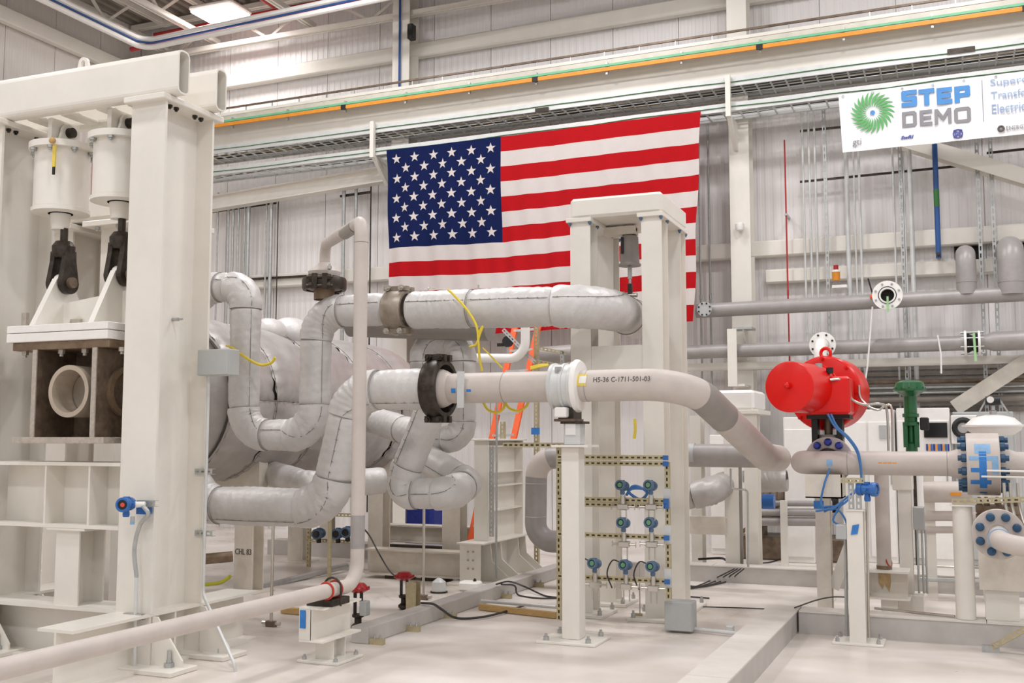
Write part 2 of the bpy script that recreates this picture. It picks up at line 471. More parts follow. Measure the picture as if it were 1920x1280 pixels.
# dark louvred strip low on the right of the back wall
lv = MB()
for k in range(9): lv.bar((-1.9, YW-.06, 1.98+k*.085), (5.4, YW-.06, 1.98+k*.085), .05, .06)
lv.build('lower_girt', 'deck_dark', wb)
# ceiling deck and its steel
ce = MB()
pr = []; x = XW-.2; k = 0
while x < 6.5:
    pr += [(x, 9.55), (x+.10, 9.55), (x+.12, 9.63), (x+.20, 9.63)]; x += .22
n = len(pr)
ce.add([(a, -3.0, b) for a, b in pr] + [(a, YW+.2, b) for a, b in pr], [(i, i+n, i+1+n, i+1) for i in range(n-1)])
ceil = ce.build('ceiling', 'deck_dark'); ceil['kind'] = 'structure'
def truss(name, a, b, z0, z1, label, bay=1.25, m='cream_paint', depth_dir=(0, 1, 0)):
    a, b = Vector(a), Vector(b); t = thing(name, label, 'truss', (a.x, a.y, z0)); D = b-a; L = D.length; D.normalize()
    dd = Vector(depth_dir)
    for z, nm in ((z0, 'bottom_chord'), (z1, 'top_chord')):
        mb = MB()
        for sg in (-1, 1): mb.bar(a+V(0, 0, z)+dd*.035*sg, b+V(0, 0, z)+dd*.035*sg, .05, .09)
        mb.build(nm, m, t)
    k = int(L/bay)
    for i in range(k):
        p = a+D*(i*bay); q = a+D*((i+.5)*bay); r = a+D*((i+1)*bay)
        MB().bar(p+V(0, 0, z1), q+V(0, 0, z0), .035, .05).build('diagonal', m, t)
        MB().bar(q+V(0, 0, z0), r+V(0, 0, z1), .035, .05).build('diagonal', m, t)
    return t
truss('wall_truss', (XW+.1, YW-.35, 0), (5.5, YW-.35, 0), 8.80, 9.45, 'cream steel truss running along the top of the back wall', 2.1)
JL = ['cream roof joist under the deck nearest the left wall', 'cream roof joist under the deck just left of the glowing lamp', 'cream roof joist under the deck just right of the glowing lamp']
for i, jx in enumerate((-13.7, -12.5, -10.4)):
    truss('roof_joist', (jx, 4, 0), (jx, YW-.2, 0), 8.95, 9.48, JL[i], 1.2, depth_dir=(1, 0, 0))
# lamps
for i, (lx, ly) in enumerate(LAMPS):
    if i == 0:
        t = thing('high_bay_lamp', 'glowing rectangular high bay lamp under the roof deck', 'lamp', (lx, ly, LAMP_Z))
        MB().cbox(lx-.46, lx+.46, ly-.31, ly+.31, LAMP_Z, LAMP_Z+.09, .03).build('housing', 'white_paint', t)
        MB().cbox(lx-.43, lx+.43, ly-.28, ly+.28, LAMP_Z-.03, LAMP_Z, .01).build('diffuser', 'lamp_glow', t)
        for sx in (-.4, .4): MB().cyl((lx+sx, ly, LAMP_Z+.09), (lx+sx, ly, 9.55), .006, n=6).build('hanger_wire', 'galvanised', t)
# building columns
def bcol(x0, x1, label, top=9.5):
    t = thing('building_column', label, 'column', ((x0+x1)/2, 15.7, 0))
    MB().box(x0, x1, 15.50, 15.52, 0, top).build('front_flange', 'cream_paint', t)
    MB().box((x0+x1)/2-.007, (x0+x1)/2+.007, 15.52, 15.82, 0, top).build('web', 'cream_paint', t)
    MB().box(x0, x1, 15.82, 15.84, 0, top).build('rear_flange', 'cream_paint', t)
    return t
bcol(-8.62, -8.30, 'tall cream building column behind the left end of the flag')
bcol(-2.95, -2.66, 'tall cream building column just right of the flag')
# crane runway girder
t = thing('crane_runway_beam', 'long cream crane runway girder along the back wall above the trays', 'beam', (-5, 15.2, 6.7))
rz = lambda X: 7.33 + (X+12)*.0075
xa, xb = XW+.1, 5.4
MB().bar((xa, 15.35, rz(xa)-.02), (xb, 15.35, rz(xb)-.02), .42, .05).build('top_flange', 'cream_paint', t)
MB().bar((xa, 15.35, rz(xa)-.34), (xb, 15.35, rz(xb)-.34), .02, .56).build('web', 'cream_paint', t)
MB().bar((xa, 15.35, rz(xa)-.60), (xb, 15.35, rz(xb)-.60), .22, .03).build('bottom_flange', 'cream_paint', t)
MB().bar((xa, 15.16, rz(xa)-.10), (xb, 15.16, rz(xb)-.10), .02, .16).build('channel_cap', 'cream_scuffed', t)
MB().bar((xa, 15.16, rz(xa)+.09), (xb, 15.16, rz(xb)+.09), .03, .03).build('crane_rail', 'brown_steel', t)
x = xa+.3
while x < xb:
    MB().bar((x, 15.16, rz(x)), (x, 15.16, rz(x)+.08), .015, .015).build('rail_clip', 'galvanised', t); x += .55
for nm, dz, h, m, lab in (('conductor_bar', -.17, .035, 'green_bar', 'thin green conductor bar along the crane runway'), ('conductor_bar', -.23, .055, 'orange_bar', 'orange yellow conductor bar under the green one on the crane runway')):
    cbar = single(MB().bar((xa, 15.08, rz(xa)+dz), (xb, 15.08, rz(xb)+dz), .03, h), nm, m, lab, 'conductor bar')
for k in range(6):
    x = xa+1.6+k*3.45; MB().box(x, x+.09, 15.055, 15.085, rz(x)-.268, rz(x)-.192).build('bar_joint', 'black_rubber', cbar)
x = xa+.5; k = 0
while x < xb:
    mb = MB().box(x-.015, x+.015, 15.098, 15.15, rz(x)-.3, rz(x)-.11)
    mb.build('bar_bracket', 'galvanised', t)
    x += 1.15; k += 1
# cable trays
def tray(label, zf, xa, xb, y0, y1, z_h, ncab, ladder):
    t = thing('cable_tray', label, 'cable tray', (xa, y0, zf(xa)))
    for yy in (y0, y1):
        MB().channel((xa, yy, zf(xa)+z_h/2), (xb, yy, zf(xb)+z_h/2), z_h, .03, .003, up=(0, -1 if yy == y0 else 1, 0)).build('side_rail', 'galv_light', t)
    x = xa+.05
    rm = None
    while x < xb:
        if rm is None:
            rm = MB().bar((x, y0, zf(x)+.02), (x, y1, zf(x)+.02), .022, .02).build('rung', 'galv_light', t, loc=(x, y0, zf(x)))
        else:
            o = rm.copy(); COL.objects.link(o); o.parent = t; o.location = V(x, y0, zf(x)) - wloc(t)
        x += ladder
    mb = MB()
    for k in range(1, 5):
        yy = y0+(y1-y0)*k/5; mb.bar((xa, yy, zf(xa)+.012), (xb, yy, zf(xb)+.012), .008, .008)
    w = mb.build('long_wire', 'galv_light', t)
    cols = ['black_cable', 'strut_zinc', 'primer_grey', 'black_cable', 'black_cable', 'wood']
    for k in range(ncab):
        yy = y0+.05+(y1-y0-.1)*random.random(); pts = []; x = xa+.1
        while x <= xb-.05:
            pts.append((x, min(max(yy+random.uniform(-.05, .05), y0+.03), y1-.03), zf(x)+.045+random.random()*.04)); x += .9
        MB().tube(spline(pts, 3), .011, 6).build('cable', cols[k % 6], t)
    # bonding wire clipped along the near rail
    pts = []; x = xa
    while x < xb: pts.append((x, y0-.025, zf(x)+z_h*.45+random.uniform(-.012, .012))); x += .7
    MB().tube(pts, .006, 6).build('bonding_wire', 'green_cap', t)
    return t
z1 = lambda X: 6.595 + .006*(X+6.7)
z2 = lambda X: 6.225 + .0085*(X+6.7)
tray('upper galvanised cable tray loaded with cables above the flag', z1, -12.6, 4.6, 15.0, 15.62, .14, 7, .21)
up_tray = bpy.data.objects['cable_tray']
for px, py, w_ in ((1016, 206, .22), (1802, 94, .34)):
    q = at(px, py, Y=14.97); MB().box(q.x-w_/2, q.x+w_/2, 14.965, 14.972, q.z-.035, q.z+.035).build('marker_plate', 'dark_steel', up_tray)
tray('lower galvanised cable tray from which the flag hangs', z2, -12.6, 4.6, 15.0, 15.45, .12, 1, .24)
for i, (xx, lab) in enumerate(((-8.66, 'cream tray bracket post at the top left corner of the flag'), (-2.84, 'cream tray bracket post between the flag and the banner'))):
    t = thing('tray_bracket', lab, 'bracket', (xx, 15.0, 6.1))
    MB().box(xx-.035, xx+.035, 14.90, 14.97, 6.16, 6.76).build('post', 'cream_paint', t)
    MB().poly([(xx-.03, 14.92, 6.2), (xx-.03, 15.5, 6.2), (xx-.03, 15.5, 5.8), (xx-.03, 15.42, 5.8)], .06, (1, 0, 0)).build('arm', 'cream_paint', t)
# diagonal brace at the right, behind the banner
single(MB().ibeam((-.6, 15.6, 5.75), (3.6, 15.6, 3.9), .24, .2, up=(0, 1, 0)), 'wall_brace', 'cream_paint', 'cream diagonal brace descending to the right below the banner', 'brace')
single(MB().ibeam(at(1790, 765, Y=15.5), at(1960, 655, Y=15.5), .26, .2, up=(0, 1, 0)), 'wall_brace', 'cream_scuffed', 'cream diagonal brace rising to the right behind the green valve', 'brace')
single(MB().box(-4.1, 5.3, 15.45, 15.6, at(1500, 683, Y=15.5).z-.06, at(1500, 683, Y=15.5).z+.05), 'wall_rail', 'cream_paint', 'long pale horizontal rail below the grey wall pipes', 'rail')
# beam along the wall under the trays on the left
single(MB().ibeam(at(380, 385, Y=15.6), at(727, 327, Y=15.6), .26, .2), 'eave_beam', 'cream_paint', 'cream beam under the trays left of the flag', 'beam')
# white drain and air pipes round the upper corner
def corner_pipe(name, dz, dy, r, m, label):
    a = V(-12.9+dy, 3, 8.44+dz); b = V(-12.9+dy, 14.3-dy, 8.44+dz); c = V(4.5, 14.3-dy, 8.44+dz+.5)
    conduit(name, bend([a, b, c], .25), r, m, label, 'pipe')
corner_pipe('corner_pipe', .075, 0, .046, 'white_paint', 'white pipe round the upper corner, behind the blue line')
corner_pipe('corner_pipe', -.075, .02, .046, 'white_paint', 'white pipe round the upper corner, below the blue line')
corner_pipe('corner_pipe', 0, .03, .018, 'blue_conduit', 'slim blue air line between the white pipes in the upper corner')
conduit('sprinkler_pipe', [(-13.6, 14.75, 8.62), (5, 14.75, 9.25)], .045, 'pipe_red', 'red sprinkler pipe just under the white corner pipes', 'pipe')
conduit('sprinkler_pipe', [(-13.6, 15.35, 9.1), (5, 15.35, 9.4)], .045, 'pipe_red', 'red sprinkler pipe behind the glowing lamp', 'pipe')
conduit('sprinkler_pipe', [(-10.9, 5, 9.25), (-10.9, 15.28, 9.2)], .04, 'pipe_red', 'red sprinkler branch running from the lamp toward the wall', 'pipe')

q = at(798, 52, Y=15.4); t = thing('horn_speaker', 'small black box on the right side of the upper column', 'speaker', q)
MB().cbox(-8.30, -8.2, 15.42, 15.56, q.z-.13, q.z+.13, .01).build('case', 'black_rubber', t); MB().box(-8.31, -8.29, 15.44, 15.52, q.z-.05, q.z+.05).build('bracket', 'galvanised', t)
conduit('column_conduit', [(-8.46, 15.46, 7.3), (-8.46, 15.46, 9.5)], .02, 'blue_conduit', 'slim blue line running up the upper column', 'pipe')
# ================================================================ LEFT SUPPORT FRAME
CX0, CX1 = -5.505, -5.195       # right column flanges
LX0, LX1 = -7.09, -6.785        # left column flanges
fr = thing('pipe_support_frame', 'large cream steel portal frame with twin top beams at the left', 'support frame', (-6.1, 6.3, 0))
for a, b in ((CX0, CX1), (LX0, LX1)):
    MB().ibeam(((a+b)/2, 6.275, .38), ((a+b)/2, 6.275, 4.03), .55, b-a, .022, .014, up=(0, 1, 0)).build('column', 'cream_paint', fr)
    MB().cbox(a-.03, b+.03, 5.94, 6.63, 4.03, 4.075, .006).build('top_plate', 'cream_paint', fr)
    bm = MB().ibeam(((a+b)/2, 5.3, .19), ((a+b)/2, 7.25, .19), .38, .3, .02, .014)
    bm.build('base_beam', 'cream_paint', fr)
    for yy in (6.01, 6.27, 6.54): MB().box(a+.01, b-.01, yy-.008, yy+.008, .02, .36).build('base_stiffener', 'cream_paint', fr)
    for sg, xx in ((-1, a), (1, b)):
        for yy in (6.02, 6.53):
            MB().poly([(xx, yy, .03), (xx+sg*.26, yy, .03), (xx+sg*.26, yy, .08), (xx+sg*.04, yy, .36), (xx, yy, .36)], .016, (0, 1, 0)).build('gusset', 'cream_paint', fr)
    MB().cbox(a-.3, b+.3, 5.86, 6.14, 0, .035, .005).build('base_plate', 'cream_paint', fr)
    MB().cbox(a-.3, b+.3, 6.42, 6.70, 0, .035, .005).build('base_plate', 'cream_paint', fr)
    for xx in (a-.17, b+.17):
        for yy in (6.0, 6.56):
            mb = MB().hexbolt((xx, yy, .035), (0, 0, 1), .034, .05); mb.cyl((xx, yy, .06), (xx, yy, .15), .014, n=8)
            mb.build('anchor_bolt', 'galvanised', fr)
    # web plates at the mid height, bolts under the top plate
    for xx in (a+.05, b-.05):
        for yy in (6.1, 6.17, 6.38, 6.45):
            if xx == b-.05 or True: MB().hexbolt((xx, yy, 4.03), (0, 0, -1), .02, .03).build('plate_bolt', 'dark_steel', fr)
for yc in (6.06, 6.49):
    MB().tubebox((-7.2, yc, 4.24), (-5.09, yc, 4.24), .125, .325, .013, rad=.045).build('top_beam', 'cream_paint', fr)
for xx in (-6.95, -6.62, -6.28, -5.92, -5.62):
    MB().cbox(xx-.06, xx+.06, 6.12, 6.43, 4.085, 4.12, .012).build('tie_plate', 'cream_paint', fr)
def lug(x, y, z, r=.045, m='cream_paint', par=fr):
    mb = MB(); ro, ri = r, r*.42; n = 10; out = []; inn = []
    for k in range(n+1):
        g = PI*k/n; out.append((x+ro*math.cos(g), z+r*.9+ro*math.sin(g))); inn.append((x+ri*math.cos(g), z+r*.9+ri*math.sin(g)))
    out = [(x+ro*1.25, z)]+out+[(x-ro*1.25, z)]; inn = [(x+ri, z+r*.2)]+inn+[(x-ri, z+r*.2)]
    vs = [(a, y-.012, b) for a, b in out+inn]+[(a, y+.012, b) for a, b in out+inn]; k = len(out); fs = []
    for i in range(k-1):
        fs += [(i, i+1, k+i+1, k+i), (2*k+i, 3*k+i, 3*k+i+1, 2*k+i+1), (i, 2*k+i, 2*k+i+1, i+1), (k+i, k+i+1, 3*k+i+1, 3*k+i)]
    fs.append((0, k, 2*k-1, k-1)); fs.append((2*k, 3*k-1, 4*k-1, 3*k))
    return mb.add(vs, fs).build('lifting_lug', m, par)
lug(at(158, 112, Y=6.06).x, 6.06, 4.40)
# shelf girder across the frame with stiffeners
MB().box(LX1+.002, CX0-.002, 6.0, 6.32, 1.395, 1.42).build('shelf_flange', 'cream_paint', fr)
MB().box(LX1+.002, CX0-.002, 6.0, 6.32, .945, .97).build('shelf_flange', 'cream_paint', fr)
MB().box(LX1+.002, CX0-.002, 6.19, 6.205, .97, 1.395).build('shelf_web', 'cream_paint', fr)
for px in (86, 168): 
    xx = at(px, 930, Y=6.02).x; MB().box(xx-.008, xx+.008, 6.01, 6.19, .97, 1.395).build('shelf_stiffener', 'cream_paint', fr)
MB().box(LX1-.01, CX0, 6.0, 6.32, .365, .39).build('cross_flange', 'cream_paint', fr)
MB().box(LX1-.01, CX0, 6.19, 6.205, .02, .365).build('cross_web', 'cream_paint', fr)
MB().box(LX1-.01, CX0, 6.02, 6.32, 0, .02).build('cross_flange', 'cream_paint', fr)
pxc = at(135, 1060, Y=6.1).x
MB().ibeam((pxc+.02, 6.16, .39), (pxc+.02, 6.16, .925), .26, .22, .014, .01, up=(0, 1, 0)).build('pedestal', 'cream_paint', fr)
MB().cbox(pxc-.16, pxc+.2, 6.0, 6.32, .925, .945, .004).build('pedestal_plate', 'cream_paint', fr)
# small strut clip with flex on the right column belongs to the transmitter below
# ---------------------------------------------------------------- spring hangers
def spring_can(name, label, x, y, ztop, zbot, r, group, white='cream_paint'):
    t = thing(name, label, 'spring hanger', (x, y, zbot), group)
    MB().box(x-.02, x+.02, y-.14, y+.14, ztop+.03, 4.083).build('beam_lug', white, t)
    for s in (-1, 1):
        mb = MB(); pl = []
        for k in range(9):
            g = PI*k/8; pl.append((x+s*.045-.012, y+.07*math.cos(g), ztop+.13+.07*math.sin(g)))
        mb.poly([(x+s*.045-.012, y+.10, ztop+.03)]+pl+[(x+s*.045-.012, y-.10, ztop+.03)], .024, (1, 0, 0)).build('eye_plate', white, t)
    MB().cyl((x-.10, y, ztop+.13), (x+.10, y, ztop+.13), .04, n=18).build('pin', 'dark_steel', t)
    MB().lathe([(0, -.02), (r*1.22, -.02), (r*1.22, .03), (r*1.22, .03), (0, .03)], (x, y, ztop), n=36).build('top_flange', white, t)
    for k in range(8):
        g = PI/8+k*PI/4; p = V(x+r*1.11*math.cos(g), y+r*1.11*math.sin(g), ztop-.02)
        MB().hexbolt(p, (0, 0, -1), .024, .035).build('flange_bolt', 'galvanised', t)
    MB().lathe([(0, zbot), (r*.99, zbot), (r, zbot+.01), (r, zbot+.01), (r, ztop-.02), (r*1.0, ztop-.02)], (x, y, 0), n=40).build('can', white, t)
    MB().lathe([(0, -.03), (r*1.06, -.03), (r*1.06, -.03), (r*1.06, .0), (0, 0)], (x, y, zbot), n=40).build('bottom_plate', white, t)
    MB().lathe([(r*.45, -.034), (r*.45, -.03), (0, -.03)], (x, y, zbot), n=24).build('bore', 'dark_void', t)
    MB().lathe([(.078, -.035), (.078, -.035), (.066, -.16), (.066, -.16), (0, -.16)], (x, y, zbot), n=24).build('load_collar', white, t)
    return t
YH = 6.275
h1x, h2x = -6.44, at(227, 320, Y=YH).x
h1t, h1b = 3.86, 3.38
h2t, h2b = 3.872, 3.42
spring_can('spring_hanger', 'left white spring hanger can with the yellow load tag', h1x, YH, h1t, h1b, .205, 'white spring hangers of the left frame')
spring_can('spring_hanger', 'right white spring hanger can, half behind the front column', h2x, YH, h2t, h2b, .205, 'white spring hangers of the left frame')
tg = thing('load_tag', 'yellow load scale tag hung on the left spring hanger', 'tag', (h1x+.15, YH-.22, h1t-.3))
p = V(h1x+.14, YH-.215, h1t)
MB().sphere(p+V(0, -.03, .0), .026, 10).build('seal', 'wood', tg)
MB().box(p.x-.014, p.x+.014, p.y-.012, p.y, p.z-.20, p.z-.03).build('scale', 'yellow_tag', tg)
MB().box(p.x-.01, p.x+.01, p.y-.012, p.y, p.z-.26, p.z-.20).build('tip', 'black_rubber', tg)
PINZ = at(122, 531, Y=YH).z
def clevis(x, zrod, zpin, label):
    t = thing('clevis', label, 'clevis', (x, YH, zpin), 'dark clevises above the yoke')
    MB().cyl((x, YH, zpin+.2), (x, YH, zrod), .029, n=16).build('threaded_rod', 'dark_steel', t)
    for s in (-1, 1):
        pr = []
        for k in range(13):
            g = -PI*k/12; pr.append((.088*math.cos(g), .088*math.sin(g)))
        pr = [(.055, .17), (.07, .09)]+pr+[(-.07, .09), (-.055, .17)]
        pr = [(.05, .25)]+pr+[(-.05, .25)]
        MB().poly([(x+s*.06-.022, YH+a, zpin+b) for a, b in pr], .044, (1, 0, 0)).build('prong', 'dark_steel', t)
    MB().lathe([(.058, 0), (.086, .03), (.088, .09), (.06, .13), (0, .13)], (x, YH, zpin+.20), n=20).build('yoke_head', 'dark_steel', t)
    MB().cyl((x-.12, YH, zpin), (x+.115, YH, zpin), .042, n=18).build('pin', 'brown_steel', t)
    return t
clevis(-6.395, h1b-.15, PINZ, 'dark steel clevis under the left spring hanger')
clevis(at(226, 500, Y=YH).x, h2b-.15, PINZ+.03, 'dark steel clevis under the right spring hanger')
# ---------------------------------------------------------------- yoke and brown pipe cradle
yk = thing('lifting_yoke', 'white lug plates on a thick white plate hung from the clevises', 'yoke', (-6.35, YH, 2.4))
zt = at(120, 606, Y=5.95).z
yx0, yx1 = at(12, 630, Y=5.95).x, -5.62
MB().cbox(yx0, yx1, 5.95, 6.62, zt-.055, zt, .004).build('yoke_plate', 'white_paint', yk)
MB().cbox(yx0, yx1, 5.95, 6.62, zt-.125, zt-.06, .004).build('yoke_plate', 'white_paint', yk)
for xx, zz in ((-6.395, PINZ), (at(226, 500, Y=YH).x, PINZ+.03)):
    pr = [(5.99, zt), (6.20, zz+.03)]
    for k in range(7):
        g = math.radians(160-k*23); pr.append((YH+.075*math.cos(g), zz+.075*math.sin(g)))
    pr += [(6.58, zt)]
    MB().poly([(xx-.025, a, b) for a, b in pr], .05, (1, 0, 0)).build('lug', 'cream_paint', yk)
MB().poly([(-6.38, YH, zt), (-5.66, YH, zt), (-5.7, YH, zt+.28), (-6.38, YH, zt+.20)], .03, (0, 1, 0)).build('web', 'cream_paint', yk)
for i, xx in enumerate((-6.60, -6.22, -5.92)):
    MB().box(xx-.05, xx+.05, 6.24 if i else 6.40, 6.265 if i else 6.42, zt, zt+.07).build('clip_angle', 'bare_edge', yk)
MB().box(yx0-.02, yx0+.03, 6.1, 6.13, zt-.1, zt+.12).build('clip_angle', 'bare_edge', yk)
cr = thing('pipe_cradle', 'brown bare steel box cradle holding the open pipe end', 'cradle', (-6.3, 6.2, 1.6))
zc1 = zt-.125; zc0 = at(60, 822, Y=5.9).z
MB().cbox(at(24, 640, Y=5.98).x, -5.63, 5.98, 6.6, zc1-.06, zc1, .004).build('top_plate', 'rust_bare', cr)
MB().cbox(at(18, 820, Y=5.9).x, -5.6, 5.92, 6.66, zc0-.035, zc0+.01, .004).build('bottom_plate', 'bare_edge', cr)
sx = [at(64, 735, Y=5.97).x, at(176, 735, Y=5.97).x]
def holed(x0, x1, z0, z1, cx, cz, r, y, th, name):
    mb = MB(); n = 32; o = []; c = []
    for k in range(n):
        g = 2*PI*k/n; ca, sa = math.cos(g), math.sin(g); c.append((cx+r*ca, cz+r*sa))
        t = min((x1-cx)/ca if ca > 1e-6 else (x0-cx)/ca if ca < -1e-6 else 9, (z1-cz)/sa if sa > 1e-6 else (z0-cz)/sa if sa < -1e-6 else 9)
        o.append((cx+t*ca, cz+t*sa))
    vs = [(a, y, b) for a, b in o+c]+[(a, y+th, b) for a, b in o+c]; fs = []
    for k in range(n):
        j = (k+1) % n; fs += [(k, j, n+j, n+k), (2*n+k, 3*n+k, 3*n+j, 2*n+j), (n+k, n+j, 3*n+j, 3*n+k), (k, 2*n+k, 2*n+j, j)]
    return mb.add(vs, fs).build(name, 'brown_steel', cr)
pc = at(128, 733, Y=5.98)
for xx in sx:
    MB().cbox(xx-.02, xx+.02, 5.97, 6.55, zc0+.01, zc1-.06, .003).build('side_plate', 'brown_steel', cr)
    MB().box(xx-.021, xx+.021, 5.962, 5.972, zc0+.01, zc1-.06).build('cut_edge', 'bare_edge', cr)
holed(sx[0]+.02, sx[1]-.02, zc0+.01, zc1-.06, pc.x+.012, pc.z, .215, 6.35, .03, 'back_plate')
holed(sx[1]+.02, -5.6, zc0+.01, zc1-.06, -5.70, pc.z, .085, 6.35, .03, 'back_plate')
MB().lathe([(.19, 0), (.19, .03), (.15, .035), (.15, .0)], (sx[1]+.02, 6.26, pc.z), (1, 0, 0), n=28).build('side_collar', 'rust_bare', cr)
for px in (40, 108, 152, 222):
    q = at(px, 650, Y=6.0); mb = MB().hexbolt((q.x, 6.04, zc1-.06), (0, 0, -1), .026, .05); mb.build('plate_bolt', 'bare_edge', cr)
op = thing('open_pipe', 'open beige pipe end resting in the brown cradle', 'pipe', (pc.x, 6.0, pc.z-.2))
MB().lathe([(.185, .62), (.192, 0), (.192, 0), (.158, 0), (.158, 0), (.158, .62)], pc, (0, 1, 0), n=48).build('pipe_wall', 'pipe_end', op)
MB().lathe([(0, .20), (.152, .20), (.157, .22), (.157, .4)], pc, (0, 1, 0), n=40).build('inner_cap', 'stainless', op)
# ---------------------------------------------------------------- second portal seen through the frame
f2 = thing('rear_support_frame', 'cream portal frame standing behind the spring hangers', 'support frame', (-7.3, 7.6, 0))
Y2 = 7.3
a = at(128, 400, Y=Y2); b = at(236, 395, Y=Y2)
MB().cbox(a.x-.3, b.x+.5, Y2-.06, Y2+.55, a.z-.1, a.z+.12, .03).build('top_box', 'cream_paint', f2)
MB().cbox(at(172, 435, Y=Y2).x, b.x+.5, Y2-.12, Y2+.6, a.z-.17, a.z-.12, .005).build('top_plate', 'cream_paint', f2)
MB().cbox(a.x-.3, at(150, 435, Y=Y2).x, Y2-.12, Y2+.6, a.z-.17, a.z-.12, .005).build('top_plate', 'cream_paint', f2)
xx = at(196, 480, Y=Y2).x
MB().ibeam((xx+.05, Y2+.24, 0), (xx+.05, Y2+.24, a.z-.17), .45, .22, .02, .014, up=(0, 1, 0)).build('column', 'cream_paint', f2)
xx = at(108, 480, Y=Y2).x
MB().ibeam((xx+.05, Y2+.24, 0), (xx+.05, Y2+.24, a.z-.17), .45, .22, .02, .014, up=(0, 1, 0)).build('column', 'cream_paint', f2)
for px in (180, 219):
    q = at(px, 428, Y=Y2-.1); MB().hexbolt((q.x, Y2-.08, a.z-.17), (0, 0, -1), .025, .04).build('plate_bolt', 'galvanised', f2)
conduit('wall_riser', [(at(171, 500, X=-14.1).x, at(171, 500, X=-14.1).y, 0), (-14.1, at(171, 500, X=-14.1).y, 7.5)], .05, 'pipe_red', 'red riser pipe on the left wall seen through the frame', 'pipe')
q = at(151, 500, X=-14.2)
single(MB().strut((q.x, q.y, .0), (q.x, q.y, 6.5), (1, 0, 0), w=.12, d=.08, pitch=.12, slot=.05, sw=.09), 'slotted_riser', 'strut_zinc', 'slotted cable riser beside the red pipe on the left wall', 'cable tray')
# ---------------------------------------------------------------- transmitter with flex on the column
def transmitter(t, c, fwd, s=1.0, mb_='blue_tx', cap='blue_tx', lcd='lcd_green', lr=.027):
    """two-chamber round instrument head facing fwd"""
    c = Vector(c); f = Vector(fwd).normalized()
    MB().lathe([(0, -.062), (.036, -.062), (.040, -.055), (.040, -.03), (.033, -.026), (.033, .026), (.044, .030), (.044, .058), (.040, .064), (.030, .064), (.028, .057), (0, .057)] if s == 1 else
               [(a*s, b*s) for a, b in [(0, -.062), (.036, -.062), (.040, -.055), (.040, -.03), (.033, -.026), (.033, .026), (.044, .030), (.044, .058), (.040, .064), (.030, .064), (.028, .057), (0, .057)]], c, f, n=24).build('head', mb_, t)
    MB().lathe([(.029*s, .058*s), (0, .058*s)], c, f, n=20).build('glass', 'glass_dark', t)
    MB().lathe([(lr*.75*s, .0592*s), (0, .0592*s)], c, f, n=20).build('display', lcd, t)
    r = f.cross(V(0, 0, 1)).normalized()
    mb = MB()
    for sg in (-1, 1): mb.cyl(c+r*sg*.03*s, c+r*sg*.056*s, .013*s, n=10)
    mb.cyl(c+V(0, 0, .03*s), c+V(0, 0, .046*s), .02*s, n=10)
    mb.build('port', mb_, t)
    MB().lathe([(.017*s, -.03*s), (.021*s, -.06*s), (.018*s, -.075*s), (0, -.075*s)], c, (0, 0, 1), n=14).build('neck', cap, t)
cp = at(237, 945, Y=5.84)
tx = thing('column_transmitter', 'bright blue transmitter with red display on the front column', 'transmitter', cp)
transmitter(tx, cp, (.35, -.94, 0), 1.15, 'blue_tx', 'blue_tx', 'red_display', .018)
MB().cyl(cp+V(.03, .03, -.085), cp+V(.03, .03, -.12), .014, n=12).build('sensor_stub', 'galvanised', tx)
MB().cyl(cp+V(.03, .03, -.12), cp+V(.03, .03, -.14), .015, n=12).build('sensor_tip', 'blue_tape_pale', tx)
MB().cyl(cp+V(.05, .03, 0), cp+V(.11, .06, 0), .018, n=12).build('union', 'white_paint', tx)
q = at(272, 943, Y=5.96)
MB().strut((q.x-.06, 5.965, q.z), (q.x+.10, 5.965, q.z), (0, -1, 0)).build('bracket_strut', 'galvanised', tx)
MB().box(q.x-.05, q.x+.04, 5.93, 5.985, q.z-.075, q.z-.03).build('sensor_tag', 'blue_tx', tx)
c0 = cp+V(.10, .05, -.01)
pts = [c0, c0+V(.03, .02, -.06), at(262, 985, Y=5.95), at(252, 1030, Y=5.95), at(256, 1082, Y=5.95)]
conduit('flex_conduit', spline(pts, 8), .015, 'galvanised', 'grey flexible conduit looping down from the blue transmitter on the column', 'conduit')
qd = at(256, 1082, Y=5.95)
conduit('drop_conduit', [(qd.x, 5.95, qd.z), (qd.x+.005, 5.95, .02)], .013, 'galv_light', 'thin conduit dropping to the floor in front of the column', 'conduit')
q = at(248, 1155, Y=5.95)
single(MB().strut((q.x-.07, 5.96, q.z), (q.x+.09, 5.96, q.z), (0, -1, 0)), 'strut_clip', 'galvanised', 'short slotted strut clip holding the conduit low on the column', 'clip')
q = at(323, 599, X=CX1-.15)
single(MB().hexbolt((CX1-.145, q.y, q.z), (1, 0, 0), .014, .09), 'stud', 'galvanised', 'single stud sticking out of the column web', 'stud')
